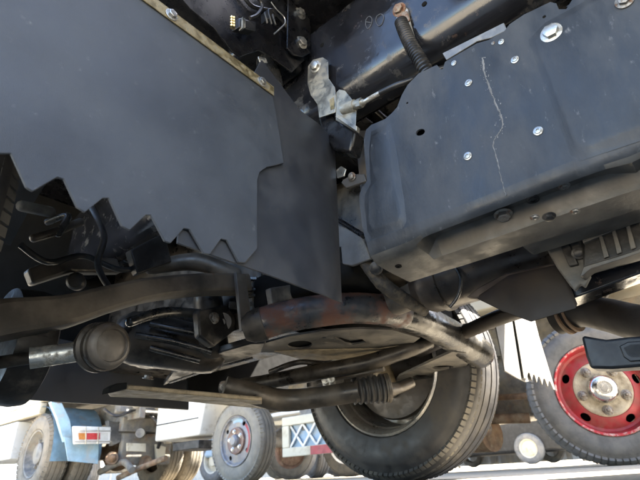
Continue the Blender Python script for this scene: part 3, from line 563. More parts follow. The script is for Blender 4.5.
bm = bmesh.new(); a_sheet(bm, [(1.804, 1.117, 0.365), (1.611, 0.952, 0.365), (1.469, 0.736, 0.365), (1.401, 0.628, 0.365), (1.454, 0.605, 0.365), (1.576, 0.640, 0.365), (1.687, 0.721, 0.365), (1.777, 0.867, 0.365), (1.852, 1.030, 0.365)], (0, 0, .008))
la = finish('lower_arm', bm, 'dusty_steel', truck, bevel=.002, label='tan pressed lower arm with oval holes')
hb = bmesh.new(); a_hole(hb, (1.703, 0.910, 0.370), (0, 0, 1), .06, .03, (V((1.703, 0.875, 0.370))-V((1.703, 0.947, 0.370)), .45, .8)); a_hole(hb, (1.606, 0.765, 0.370), (0, 0, 1), .05, .03, (V((1.596, 0.731, 0.370))-V((1.617, 0.799, 0.370)), .62, .9)); cut(la, hb)
sheet('arm_hole_shade', [(1.771, 1.024, 0.377), (1.604, 0.807, 0.377), (1.510, 0.644, 0.377), (1.546, 0.617, 0.377), (1.690, 0.704, 0.377), (1.760, 0.856, 0.377)], (0, 0, .006), 'void_black', la, bevel=0)  # black sheet added to darken the holes in the lower arm
tube('stabiliser_bar', [(1.080, 1.364, 0.330), (1.140, 1.223, 0.335), (1.199, 1.008, 0.345), (1.280, 0.861, 0.360), (1.342, 0.735, 0.390), (1.383, 0.689, 0.410)], [.028, .026, .026, .026, .026, .024], 'oily_iron', truck, 18)
bolt((1.048, 1.313, 0.330), (-1, -.6, -.4), .012, truck, 'worn_bolt')
tube('track_rod', [(1.253, 1.064, 0.325), (1.262, 0.933, 0.325), (1.262, 0.799, 0.325)], .007, 'brown_arm', truck, 12)
for q in ([(1.214, 1.000, 0.318), (1.308, 1.073, 0.318)], [(1.218, 0.978, 0.318), (1.311, 1.048, 0.318)]): tube('rod_clamp', q, .012, 'zinc', truck, 10, 1)
tr = tube('steering_tube', [(0.941, 1.175, 0.300), (1.012, 1.139, 0.280), (1.122, 1.118, 0.264), (1.191, 1.041, 0.265), (1.258, 0.895, 0.272)], [.03, .034, .036, .033, .033], 'brown_arm', truck, 20)
ba, bb = V((1.254, 0.920, 0.272)), V((1.331, 0.843, 0.280))
tube('rubber_boot', [ba.lerp(bb, t/6) for t in range(7)], [.040, .047], 'rubber', truck, 24, 4, rings=lambda i, n: 1.0 if i % 4 < 2 else .86, ang=20)
lathe('boot_flange', bb, bb-ba, [(-.006, 0), (-.006, .045), (.008, .047), (.012, .04), (.016, 0)], 'brown_arm', truck, 28)
tube('knuckle_arm', [(1.366, 0.866, 0.280), (1.425, 0.855, 0.290), (1.474, 0.826, 0.310)], [.026, .02, .018], 'brown_arm', truck, 14)

# ---- near side: arm, strut, brake, tyre
na = tube('near_arm', [(0.200, 0.971, 0.296), (0.255, 0.971, 0.323), (0.356, 0.976, 0.361), (0.452, 0.976, 0.413), (0.548, 0.981, 0.460), (0.700, 0.996, 0.517), (0.862, 1.009, 0.563)], [.042, .042, .038, .033, .031, .032, .034], 'matte_arm', truck, 32, 8, squash=.85, sq=6, ang=22)
sheet('hanging_strap', [(0.785, 0.950, 0.565), (0.822, 0.950, 0.569), (0.850, 0.950, 0.412), (0.812, 0.950, 0.399)], (0, .012, 0), 'grey_panel', truck, bevel=.002)
bx_, by_ = V((0.409, 0.900, 0.284)), V((0.415, 0.820, 0.275))
dax = (by_-bx_).normalized()
bjc = [(.026, .0), (.026, .043), (.040, .043), (.046, .039), (.049, .035), (.050, .031), (.046, .029), (.047, .022), (.049, .012), (.0495, 0)]
bj = lathe('ball_joint', bx_, dax, [(-.045, 0), (-.045, .030), (-.02, .036), (-.004, .043), (.0, .048), (.008, .048), (.012, .042), (.024, .041), (.027, .046), (.031, .046), (.033, .04), (.033, 0)], 'oily_iron', truck, 36, label='round greasy joint housing')
lathe('joint_cap', bx_, dax, bjc, 'brown_arm', bj, 36)
tube('silver_sleeve', [(0.399, 0.910, 0.279), (0.311, 0.950, 0.259)], [.0185, .0195], 'zinc', truck, 22)
tube('sleeve_rod', [(0.327, 0.950, 0.264), (0.265, 1.000, 0.252)], .012, 'oily_iron', truck, 12)
lathe('brake_drum', (.345, 1.1, .315), (1, 0, 0), [(-.05, 0), (-.05, .115), (.0, .12), (.02, .116), (.028, .1), (.03, .05), (.05, .04), (.05, 0)], 'dark_iron', truck, 44)
nt_ = wheel(truck, (.07, 1.1, .392), (1, 0, 0), .392, .225, .205)
lathe('rim', (.07, 1.1, .392), (1, 0, 0), [(.09, .205), (.1, .215), (.095, .2), (.0, .185), (-.03, .17), (-.03, .0)], 'rim_steel', nt_, 48)
# golden rail and end block under the engine
gb_ = sheet('tan_rail', [(0.564, 1.153, 0.245), (0.575, 1.080, 0.245), (0.716, 1.074, 0.245), (0.991, 1.063, 0.245), (1.115, 1.195, 0.245), (0.893, 1.181, 0.245), (0.709, 1.172, 0.245), (0.594, 1.197, 0.245)], (0, 0, .012), 'tan_bar', truck, bevel=.003)
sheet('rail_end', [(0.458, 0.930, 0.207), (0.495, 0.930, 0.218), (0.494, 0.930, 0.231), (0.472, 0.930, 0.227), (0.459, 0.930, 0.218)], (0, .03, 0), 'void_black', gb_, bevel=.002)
bolt((0.695, 1.200, 0.300), (0, -.3, 1), .011, truck, 'worn_bolt'); 
sheet('lower_valance', [(0.559, 1.900, 0.570), (0.617, 1.900, 0.333), (0.792, 1.900, 0.333), (0.990, 1.900, 0.335), (1.321, 1.900, 0.335), (1.309, 1.900, 0.536)], (0, .012, 0), 'shield_plastic', truck, bevel=.003)
# engine, gearbox and sump: dark castings, with black fillers for the shade between
eng = box('engine_block', (.90, .98, .46), (1.30, 1.95, .95), 'oily_iron', truck, .03)
bm = bmesh.new()
for k, (x, y, w, h, dv) in enumerate([(160,318,26,4,.0),(158,335,34,3,.0),(172,345,40,3,.0),(178,356,30,4,.01),(150,352,20,10,.02),(205,325,12,30,-.01),(188,312,20,12,.02)]):
    a_sheet(bm, [V((.86+.0012*(x-150), 1.05-.0016*(x-150)+dv, .62-.0022*(y-310))), V((.86+.0012*(x+w-150), 1.05-.0016*(x+w-150)+dv, .615-.0022*(y-310))), V((.86+.0012*(x+w-150), 1.05-.0016*(x+w-150)+dv, .612-.0022*(y+h-310))), V((.86+.0012*(x-150), 1.05-.0016*(x-150)+dv, .617-.0022*(y+h-310)))], (.06, .05, 0))
finish('gearbox_ribs', bm, 'scuffed_tube', eng, bevel=.002)
box('sump_shade', (.98, 1.15, .50), (1.42, 1.9, .56), 'void_black', truck, .03, seg=3)  # blackened filler for the shade below the engine
box('shade_block', (.90, .64, .485), (1.5, 1.02, .60), 'void_black', truck, .02)  # black box added for the darkness above the arm plate
tube('oil_pan', [(0.786, 1.369, 0.452), (1.122, 1.352, 0.510)], .085, 'oily_iron', truck, 24, 1, dome=True)
sheet('shade_sheet', [(1.160, 1.720, 0.661), (1.997, 1.720, 0.819), (1.975, 1.720, 0.495), (1.466, 1.720, 0.401), (1.186, 1.720, 0.362)], (0, .01, 0), 'void_black', truck)  # black sheet added over a sunlit patch to keep it dark
tube('oil_filter', [(0.836, 1.143, 0.545), (0.892, 1.175, 0.419)], .045, 'oily_iron', truck, 22, 1, dome=True)
tube('gear_casing', [(0.736, 1.357, 0.454), (0.911, 1.240, 0.419)], [.085, .075], 'oily_iron', truck, 20, 1, dome=True)
for pth in ([(0.684, 1.275, 0.437), (0.774, 1.207, 0.417), (0.864, 1.146, 0.388)], [(0.711, 1.251, 0.470), (0.848, 1.159, 0.440)], [(0.726, 1.261, 0.402), (0.849, 1.182, 0.366)]): tube('casing_rib', pth, .009, 'scuffed_tube', truck, 10)
tube('link', [(0.406, 1.342, 0.737), (0.439, 1.292, 0.750), (0.420, 1.282, 0.680)], .010, 'scuffed_tube', truck, 10, dome=True)
tube('link', [(0.330, 1.332, 0.755), (0.401, 1.328, 0.763)], .016, 'grey_panel', truck, 12, dome=True)
tube('link', [(0.365, 1.285, 0.649), (0.413, 1.286, 0.686), (0.484, 1.318, 0.758)], .012, 'brown_arm', truck, 12, dome=True)
lathe('joint', (0.474, 1.238, 0.540), (-.5, -.8, -.2), [(-.03, 0), (-.03, .022), (.0, .024), (.006, .018), (.01, 0)], 'brown_arm', truck, 20)
tube('brake_hose', [(0.305, 1.161, 0.564), (0.377, 1.176, 0.546), (0.467, 1.199, 0.599), (0.567, 1.179, 0.581), (0.678, 1.176, 0.638)], .008, 'hose_plastic', truck, 10)
tube('brake_hose', [(0.488, 1.279, 0.802), (0.504, 1.185, 0.671), (0.499, 1.179, 0.576), (0.525, 1.127, 0.490)], .009, 'rubber', truck, 10)
tube('spring_link', [(0.688, 1.247, 0.644), (0.802, 1.171, 0.674), (0.900, 1.089, 0.627)], [.02, .03, .026], 'brown_arm', truck, 16, dome=True)
sheet('spring_seat', [(0.358, 1.250, 0.548), (0.450, 1.250, 0.617), (0.584, 1.250, 0.647), (0.608, 1.250, 0.609), (0.464, 1.250, 0.568), (0.380, 1.250, 0.511)], (0, .04, 0), 'brown_arm', truck, bevel=.008)
tube('tie_rod', [(0.579, 1.117, 0.419), (0.702, 1.134, 0.476), (0.946, 1.128, 0.506)], [.013, .015, .013], 'scuffed_tube', truck, 14, dome=True)
lathe('bush', (0.856, 1.093, 0.467), (-.6, -.7, -.3), [(-.05, 0), (-.05, .034), (-.01, .038), (.0, .03), (.008, .028), (.008, .012), (.014, .01), (.014, 0)], 'brown_arm', truck, 26)
sheet('steering_bracket', [(0.758, 1.080, 0.480), (0.865, 1.080, 0.522), (0.899, 1.080, 0.447), (0.820, 1.080, 0.383), (0.770, 1.080, 0.407)], (0, .03, 0), 'dark_iron', truck, bevel=.006)
bolt((0.814, 1.079, 0.467), (-.2, -1, -.2), .012, truck, 'worn_bolt')
tube('pipe', [(1.120, 1.162, 0.360), (1.142, 1.043, 0.375), (1.256, 1.009, 0.370)], .009, 'oily_iron', truck, 10)
sheet('mount_gusset', [(0.568, 1.150, 0.633), (0.669, 1.150, 0.727), (0.703, 1.150, 0.637), (0.600, 1.150, 0.569)], (0, .03, 0), 'dark_iron', truck, bevel=.004)
sheet('engine_mount', [(0.821, 0.850, 0.497), (0.942, 0.850, 0.543), (1.030, 0.850, 0.518), (0.922, 0.850, 0.480), (0.832, 0.850, 0.448)], (0, .02, 0), 'grey_panel', truck, bevel=.003)
box('gearbox', (.97, .15, .52), (1.28, .98, .86), 'oily_iron', truck, .05, seg=3)
tube('gearbox_tail', [(1.12, .2, .66), (1.12, -.4, .66)], [.12, .07], 'oily_iron', truck, 24, 1)
tube('drive_shaft', [(1.12, -.38, .66), (1.12, -3.0, .58)], .045, 'dark_iron', truck, 18, 1)

# ---- far side front wheel, hub and arch
FW = V((1.676, 1.076, 0.380)); FW.z = .425; FW.x += .1
far = wheel(truck, FW, T1, .425, .25, .24)
lathe('rim', FW, T1, [(.098, .262), (.113, .265), (.118, .257), (.108, .247), (.096, .24), (.066, .235), (.060, .229), (.02, .226), (-.02, .224), (-.05, .22), (-.06, .212), (-.07, .05), (-.07, 0)], 'rim_steel', far, 56)
lathe('brake_drum', FW, T1, [(-.04, 0), (-.04, .196), (.0, .20), (.012, .194), (.018, .16), (.022, .10), (.034, .09), (.07, .06), (.09, .045), (.095, 0)], 'brown_arm', truck, 40)
tube('knuckle', [FW+Vector((-.10, -.03, -.09)), FW+Vector((-.09, 0, 0)), FW+Vector((-.12, .02, .10))], [.03, .045, .03], 'tan_bar', truck, 16)
for k in range(3):
    a = math.radians(200+70*k); lathe('stud', FW+Vector((-.036, math.cos(a)*.1, math.sin(a)*.1)), T1, [(-.02, 0), (-.02, .016), (.012, .016), (.02, .01), (.02, 0)], 'zinc', truck, 12)
def arch(u0, u1, vc, zc, r, a0, a1, m, name):
    bm = bmesh.new(); n = 18; rr = [r, r+.006]; G = []
    for i in range(n+1):
        a = math.radians(a0+(a1-a0)*i/n); G.append([bm.verts.new((uu, vc+q*math.cos(a), zc+q*math.sin(a))) for q in rr for uu in (u0, u1)])
    for A, B in zip(G, G[1:]):
        for a_, b_ in ((0, 1), (3, 2), (2, 0), (1, 3)): bm.faces.new((A[a_], A[b_], B[b_], B[a_]))
    bm.faces.new((G[0][0], G[0][1], G[0][3], G[0][2])); bm.faces.new((G[-1][0], G[-1][2], G[-1][3], G[-1][1]))
    return finish(name, bm, m, truck, smooth=True)
arch(1.5, 1.98, FW.y, .42, .50, 35, 150, 'shield_plastic', 'wheel_arch')
arch(-.06, .36, 1.1, .385, .47, 40, 165, 'shield_plastic', 'wheel_arch')
# far mud flap, sun on its rear face
ft = [(526,378)]
bm = bmesh.new()
fing = [(1.620, 0.480, 0.491), (1.565, 0.480, 0.278), (1.592, 0.480, 0.278), (1.621, 0.480, 0.301), (1.634, 0.480, 0.301), (1.639, 0.480, 0.276), (1.669, 0.480, 0.300), (1.683, 0.480, 0.300), (1.687, 0.480, 0.275), (1.719, 0.480, 0.299), (1.734, 0.480, 0.299), (1.743, 0.480, 0.273), (1.775, 0.480, 0.298), (1.792, 0.480, 0.298), (1.803, 0.480, 0.272), (1.832, 0.480, 0.295), (1.848, 0.480, 0.295), (1.863, 0.480, 0.269), (1.887, 0.480, 0.269), (1.862, 0.480, 0.463), (1.868, 0.480, 0.558)]
a_sheet(bm, fing, (0, .004, 0))
ff = finish('mud_flap', bm, 'sunlit_flap', truck, bevel=.0006, seg=1, label='sunlit mud flap with narrow cut fingers along its hem')
bm = bmesh.new(); a_sheet(bm, [(1.441, 0.487, 0.470), (1.750, 0.487, 0.535), (1.663, 0.487, 0.280), (1.598, 0.487, 0.270), (1.521, 0.487, 0.275), (1.428, 0.487, 0.286)], (0, .004, 0)); finish('splash_shield', bm, 'sunlit_flap', truck, bevel=.0006, seg=1)
# ---- body over the camera: cab floor, load bed
box('sky_gap_cover', (.56, .205, 1.17), (2.0, .615, 1.22), 'bracket_black', truck, .01)  # added strip closing the sky gap, cut short so the rail reflects sky
box('cab_floor', (.1, .62, 1.17), (2.0, 2.25, 1.22), 'bracket_black', truck, .01)
cabm = 'satin_black'
bm = bmesh.new(); a_box(bm, (.1, .62, 1.22), (2.0, .66, 2.1)); a_box(bm, (.1, 2.15, 1.22), (2.0, 2.25, 1.6)); a_box(bm, (.1, .66, 1.22), (.14, 2.15, 1.6)); a_box(bm, (1.96, .66, 1.22), (2.0, 2.15, 1.6)); a_box(bm, (.1, .62, 2.1), (2.0, 2.1, 2.16))
for uu in (.1, 1.94): a_box(bm, (uu, 2.1, 1.55), (uu+.06, 2.18, 2.12)); a_box(bm, (uu, 1.2, 1.55), (uu+.05, 1.28, 2.1))
finish('cab_shell', bm, cabm, truck, bevel=.02)
bm = bmesh.new(); a_box(bm, (.05, 2.0, .44), (2.05, 2.28, 1.16)); finish('front_bumper', bm, 'shield_plastic', truck, bevel=.03)
box('shade_backdrop', (.05, 1.95, .45), (2.03, 1.98, 1.165), 'void_black', truck, .004)  # black backdrop added to close off light behind the suspension
bed = box('load_bed', (.2, -3.6, 1.04), (1.93, .2, 1.16), 'wood_bed', truck, .008)
box('headboard', (.2, .16, 1.16), (1.93, .2, 2.1), 'frame_black', bed, .008)  # unseen board, added tall to keep sun out of the cab gap
for uu in (.2, 1.9): box('side_board', (uu, -3.6, 1.16), (uu+.03, .16, 1.55), 'cream_paint', bed, .006)
for k in range(7): box('bed_joist', (.22, -3.4+.56*k, .985), (1.9, -3.34+.56*k, 1.04), 'frame_black', bed, .004)
for uu in (.07, .31, 1.52, 1.76):
    t_ = wheel(truck, (uu, -2.1, .365), (1, 0, 0), .365, .208, .2, lugs=48)
    lathe('rim', (uu, -2.1, .365), (1, 0, 0), [(.085, .205), (.09, .215), (.06, .19), (.0, .18), (0, 0)], 'rim_steel', t_, 32)
box('shade_box', (1.45, -1.9, .22), (1.92, .06, .84), 'dark_iron', truck, .05, seg=3)  # unseen box added to shade the ground near the far side
tube('rear_axle', [(.2, -2.1, .365), (1.7, -2.1, .365)], .06, 'dark_iron', truck, 16, 1)

# ================================================================== neighbouring truck with the red rear wheel
nb = thing('white_truck', 'white and cream truck parked alongside with one red wheel and lattice side guard', 'truck', (4.1, 2.0, 0))
RW = V((3.161, 0.568, 0.372)); RW.z = .385; UB = RW.x
RA = Vector((-math.cos(math.radians(21)), -math.sin(math.radians(21)), 0))          # the wheel is left steered a little
RH = Vector((0, 0, 1)).cross(RA)
def wp(c, A, H_, t_, r_, a): return c+A*t_+(H_*math.cos(a)+Vector((0, 0, 1))*math.sin(a))*r_
rw = wheel(nb, RW, RA, .385, .235, .22, 'grey_tyre', 'grey_tyre', 70, .010)
lathe('rim', RW, RA, [(.095, .238), (.106, .248), (.112, .244), (.106, .234)], 'chipped_red', rw, 64, label='red rim lip with paint chipped to white')
dp = [(.106, .234), (.080, .226), (.060, .220), (.052, .207), (.058, .192), (.068, .170), (.074, .152), (.070, .143), (.06, .13), (.06, .1)]
wd_ = lathe('wheel_disc', RW, RA, dp+[(a-.01, b_) for a, b_ in dp[::-1]], 'red_paint', rw, 64, True, label='red dished wheel disc')
hb = bmesh.new()
for k in range(5):
    a = math.radians(12+72*k); a_hole(hb, wp(RW, RA, RH, .06, .184, a), RA, .0235, .05, ((RH*-math.sin(a)+Vector((0, 0, 1))*math.cos(a)), 1.15, .8))
cut(wd_, hb)
for p in wd_.data.polygons: p.use_smooth = True
wd_.data.set_sharp_from_angle(angle=math.radians(40))
lathe('brake_drum', RW, RA, [(.03, .20), (-.06, .21), (-.08, .15), (-.08, 0)], 'void_black', rw, 36)
hubd = lathe('hub_plate', RW, RA, [(.05, .0), (.06, .145), (.076, .147), (.080, .140), (.080, .128), (.076, .12), (.078, .08), (.078, 0)], 'cream_hub', rw, 48)
lathe('hub_cap', RW, RA, [(.072, .080), (.084, .079), (.112, .070), (.126, .060), (.133, .044), (.1345, .037), (.129, .035), (.129, .022), (.133, .020), (.134, 0)], 'chrome', rw, 40)
for k in range(5):
    a = math.radians(50+72*k); q = wp(RW, RA, RH, .077, .113, a)
    bolt(q, RA, .0195, rw, 'worn_bolt', 'hex', 'wheel_nut'); lathe('stud', q, RA, [(0, .010), (.030, .010), (.034, .006), (.034, 0)], 'worn_bolt', rw, 12)
RV = RW.y; FB = V((3.256, 3.728, 0.360)).y+1.3
box('cab_sill', (UB-.10, RV-1.0, .98), (UB-.04, RV+.95, 1.10), 'cream_paint', nb, .01)
bm = bmesh.new()
a_sheet(bm, [(UB-.1, RV+.95, 1.1), (UB-.1, RV+.95, 2.0), (UB-.1, RV-.75, 2.0), (UB-.1, RV-1.05, 1.5), (UB-.1, RV-1.05, 1.1)], (2.0, 0, 0))
cabf = finish('cab', bm, 'cream_paint', nb, bevel=.04, seg=3)
box('window', (UB-.104, RV-.6, 1.5), (UB-.09, RV+.5, 1.9), 'glass_dark', cabf, .003)
box('gearbox', (UB+.6, RV-.5, .34), (UB+1.15, RV+1.7, .95), 'grey_chassis', nb, .06, seg=3)
box('axle_beam', (UB+.2, RV-.06, .26), (UB+1.7, RV+.06, .36), 'grey_chassis', nb, .02)
tube('steering_link', [(UB+.25, RV+.2, .42), (UB+.5, RV+.9, .5), (UB+.5, RV+1.5, .6)], .022, 'rust_chassis', nb, 12)
box('bed', (UB-.08, RV+1.05, 1.10), (UB+1.95, FB, 1.22), 'cream_paint', nb, .01)
box('bed_side', (UB-.08, RV+1.05, 1.22), (UB-.05, FB, 1.65), 'cream_paint', nb, .008)
box('bed_side', (UB+1.92, RV+1.05, 1.22), (UB+1.95, FB, 1.65), 'cream_paint', nb, .008)
for k in range(5): box('bed_joist', (UB-.02, RV+1.15+.75*k, 1.02), (UB+1.9, RV+1.22+.75*k, 1.10), 'grey_chassis', nb, .006)
for du in (.5, 1.25): box('frame_rail', (UB+du, RV-.9, .78), (UB+du+.08, FB-.1, 1.0), 'grey_chassis', nb, .01)

tube('sill_cable', [(3.270, 0.351, 1.011), (3.283, 0.374, 0.961), (3.278, 0.414, 0.918)], .01, 'hose_plastic', nb, 8)


for k in range(5): box('leaf_spring', (UB+.45, RV-.55+.06*k, .50+.014*k), (UB+.53, RV+.55-.06*k, .512+.014*k), 'rust_chassis', nb, .002)
tube('muffler', [(3.735, 1.804, 0.252), (3.616, 1.429, 0.239)], .12, 'rust_chassis', nb, 24, 1)
tube('cross_tube', [(3.508, 1.647, 0.353), (3.649, 1.145, 0.320)], .035, 'rust_chassis', nb, 14, 1)
box('tank', (UB+.12, RV+.85, .22), (UB+.5, RV+1.5, .70), 'grey_chassis', nb, .05)

box('splash_plate', (UB+.0, RV+.44, .62), (UB+.24, RV+.455, 1.0), 'rubber', nb, .003)
# front wheel and cab
F2 = V((3.256, 3.728, 0.360)); F2.x = UB+.07; F2.z = .37; 
fw = wheel(nb, F2, T1, .37, .215, .20, 'dusty_tyre', 'dusty_tyre', 60, .012)
lathe('rim', F2, T1, [(.085, .212), (.098, .224), (.103, .219), (.096, .208)], 'pale_disc', fw, 48)
dp = [(.096, .208), (.078, .200), (.070, .190), (.074, .165), (.080, .135), (.078, .122), (.07, .1)]
wd_ = lathe('wheel_disc', F2, T1, dp+[(a-.01, b_) for a, b_ in dp[::-1]], 'pale_disc', fw, 48, True)
FH = Vector((0, 0, 1)).cross(T1)
hb = bmesh.new()
for k in range(4): a_hole(hb, wp(F2, T1, FH, .072, .172, math.radians(58+90*k)), T1, .021, .05)
cut(wd_, hb)
lathe('brake_drum', F2, T1, [(.03, .18), (-.06, .19), (-.08, .15), (-.08, 0)], 'void_black', fw, 36)
def arcpatch(a0, a1, m, name):
    bm = bmesh.new(); G = []
    for i in range(13):
        a = math.radians(a0+(a1-a0)*i/12); G.append([bm.verts.new(wp(F2, T1, FH, t_+.0025, r_, a)) for t_, r_ in ((.092, .2065), (.078, .2), (.070, .19), (.0725, .174), (.074, .165))])
    for A, B in zip(G, G[1:]):
        for j in range(4): bm.faces.new((A[j], A[j+1], B[j+1], B[j]))
    finish(name, bm, m, fw, smooth=True)
sg_ = 1 if FH.y < 0 else -1
for a0, a1, m in ((-38, 50, 'red_paint'), (66, 112, 'pale_blue')):
    if sg_ > 0: arcpatch(a0, a1, m, 'painted_patch')
    else: arcpatch(180-a1, 180-a0, m, 'painted_patch')
lathe('hub_ring', F2, T1, [(.06, .125), (.098, .118), (.102, .106), (.095, .092), (.095, 0)], 'hub_brown', fw, 40)
lathe('hub_cap', F2, T1, [(.09, .058), (.12, .052), (.135, .036), (.138, 0)], 'pale_disc', fw, 28)
for k in range(5): bolt(wp(F2, T1, FH, .097, .082, math.radians(30+72*k)), T1, .015, fw, 'rim_steel', 'hex', 'wheel_nut')
FV = F2.y
bm = bmesh.new()
a_sheet(bm, [(UB-.1, FV+.48, .46), (UB-.1, FV+1.28, .46), (UB-.1, FV+1.28, 1.08), (UB-.1, FV-.45, 1.08), (UB-.1, FV-.40, .86), (UB-.1, FV-.22, .92), (UB-.1, FV+.22, .92), (UB-.1, FV+.40, .80)], (.5, 0, 0))
cab = finish('rear_body_panel', bm, 'white_paint', nb, bevel=.02, seg=3)
box('panel_seam', (UB-.105, FV+.5, .62), (UB-.099, FV+1.26, .632), 'dark_iron', cab, 0)
box('rear_wall', (UB+.4, FV+1.2, .9), (UB+1.9, FV+1.28, 1.08), 'white_paint', nb, .01)
box('cab_step', (UB-.08, FV+.5, .34), (UB+.3, FV+.95, .42), 'dark_iron', nb, .008)
fw2 = wheel(nb, (UB+1.75, FV, .37), (1, 0, 0), .37, .215, .2, 'grey_tyre', 'grey_tyre', 40)
rw2 = wheel(nb, (UB+1.75, RV, .385), (1, 0, 0), .385, .232, .23, 'grey_tyre', 'grey_tyre', 40)
tube('rear_axle', [(UB+.1, FV, .36), (UB+1.75, FV, .36)], .05, 'grey_chassis', nb, 14, 1)
# lattice side guard between the axles
la_, lb_ = (3.050, 3.022, 0.319), (3.050, 2.283, 0.260)
g0, g1 = min(la_[1], lb_[1]), max(la_[1], lb_[1])
z_lo, z_hi = (3.050, 2.820, 0.184)[2], (3.050, 2.806, 0.495)[2]
ug = 3.05
bm = bmesh.new(); a_box(bm, (ug, g0, z_lo), (ug+.03, g1, z_lo+.07)); a_box(bm, (ug, g0, z_hi-.07), (ug+.03, g1, z_hi)); a_box(bm, (ug, g1-.08, z_lo+.07), (ug+.03, g1, z_hi-.07)); a_box(bm, (ug, g0, z_lo+.07), (ug+.03, g0+.08, z_hi-.07))
sg = finish('side_guard', bm, 'cream_paint', nb, bevel=.006)
box('guard_panel', (ug+.035, g0+.01, z_lo+.01), (ug+.04, g1-.01, z_hi-.01), 'pale_blue', sg, 0)
nd_ = 4; wd = (g1-g0-.16)/nd_
for k in range(nd_):
    for s in (0, 1):
        p0 = V((ug+.017, g0+.08+wd*k, z_lo+.07 if s else z_hi-.07)); p1 = V((ug+.017, g0+.08+wd*(k+1), z_hi-.07 if s else z_lo+.07))
        d_ = (p1-p0); bm = bmesh.new(); a_obox(bm, (p0+p1)/2+Vector((.004*s, 0, 0)), (d_, Vector((1, 0, 0)).cross(d_), (1, 0, 0)), (d_.length/2, .009, .004)); finish('lattice_bar', bm, 'white_paint', sg)
box('red_marker', (ug-.004, g0-.002, z_lo+.002), (ug-.001, g0+.42, z_lo+.066), 'red_paint', sg, 0)
for k in (0, 1): box('guard_stay', (ug+.03, g0+.2+k*(g1-g0-.45), z_hi-.12), (UB+.62, g0+.25+k*(g1-g0-.45), z_hi-.06), 'grey_chassis', nb, .004)
box('battery_box', (UB+.12, g0+.1, .30), (UB+.5, g0+.75, .62), 'grey_chassis', nb, .02)
tube('air_tank', [(UB+.35, g0+.8, .42), (UB+.35, g1+.1, .42)], .11, 'grey_chassis', nb, 20, 2, dome=True)

# ================================================================== truck ahead with blue mudguard and tail lamp
ta = thing('blue_truck', 'cream bodied truck with pale blue rear mudguard and boxed red tail lamp', 'truck', (3.2, 7.5, 0))
AW = V((2.382, 6.165, 0.323)); AW.z = .42; UA = AW.x; AV = AW.y
aw = wheel(ta, AW, T1, .42, .24, .24, 'brown_tyre', 'brown_tyre', 50, .012)
lathe('rim', AW, T1, [(.10, .235), (.113, .248), (.108, .232), (.05, .215), (.02, .19), (.03, .12), (.07, .11), (.08, .09), (.08, 0)], 'grey_chassis', aw, 44)
for k in range(6):
    a = math.radians(60*k); bolt(AW+Vector((-.032, -math.cos(a)*.15, math.sin(a)*.15)), T1, .017, aw, 'grey_chassis', 'hex', 'wheel_nut')
wheel(ta, AW+Vector((.30, 0, 0)), T1, .42, .24, .23, 'brown_tyre', 'brown_tyre', 40)
fa = wheel(ta, (UA+1.75, AV-.05, .42), T1, .42, .24, .24, 'brown_tyre', 'brown_tyre', 40)
lathe('rim', (UA+1.75, AV-.05, .42), T1, [(.10, .235), (.113, .248), (.108, .232), (-.05, .21), (-.06, 0)], 'cream_paint', fa, 44)
wheel(ta, (UA+1.45, AV-.05, .42), T1, .42, .24, .23, 'brown_tyre', 'brown_tyre', 40)
box('bed_side', (UA-.12, AV+.0, .98), (UA-.04, AV+6, 1.6), 'cream_paint', ta, .01)
box('bed_sill', (UA-.14, AV+.02, .84), (UA-.06, AV+6, .97), 'cream_paint', ta, .01)
tb_ = box('tool_box', (UA-.14, AV+.62, .40), (UA+.35, AV+1.9, .82), 'white_paint', ta, .012)
box('latch', (UA-.15, AV+1.2, .6), (UA-.14, AV+1.26, .68), 'dark_iron', tb_, 0)
box('bed_floor', (UA-.1, AV-1.0, 1.02), (UA+2.0, AV+6, 1.12), 'grey_chassis', ta, .01)
box('tail_gate', (UA-.1, AV-1.05, 1.12), (UA+2.0, AV-1.0, 1.6), 'pale_blue', ta, .01)
for du in (.55, 1.2): box('frame_rail', (UA+du, AV-1.0, .72), (UA+du+.08, AV+6, .95), 'grey_chassis', ta, .01)
# mudguard arc + flap
bm = bmesh.new(); G = []
for i in range(17):
    a = math.radians(105-10*i if i < 13 else 105-120); r = .50
    if i >= 13: break
    G.append([bm.verts.new((uu, AV-math.cos(math.radians(180-(200-11*i)))*0-math.sin(math.radians(11*i-30))*r, .42+math.cos(math.radians(11*i-30))*r)) for uu in (UA-.12, UA+.42)])
for A, B in zip(G, G[1:]): bm.faces.new((A[0], A[1], B[1], B[0]))
ex_ = bmesh.ops.solidify(bm, geom=bm.faces[:], thickness=.012)
mg = finish('mudguard', bm, 'blue_paint', ta, smooth=True)
fl0, fl1 = V((2.342, 5.550, 0.503)), V((2.726, 5.550, 0.284))
vq = AV-.52
c1_, c2_, c3_, c4_ = (2.294, 5.500, 0.538), (2.678, 5.500, 0.492), (2.703, 5.500, 0.272), (2.378, 5.500, 0.307)
box('inner_wheel_guard', (UA+.55, AV-.7, .25), (UA+1.2, AV-.62, .6), 'grey_chassis', ta, .02)
sheet('mud_flap', [c1_, c2_, c3_, c4_], (0, .01, 0), 'blue_paint', ta, bevel=.002)
sheet('mudguard_stay', [(2.109, 5.560, 0.886), (2.233, 5.560, 0.883), (2.350, 5.560, 0.715), (2.418, 5.560, 0.515), (2.328, 5.560, 0.494), (2.211, 5.560, 0.729)], (0, .05, 0), 'blue_paint', ta, bevel=.004)
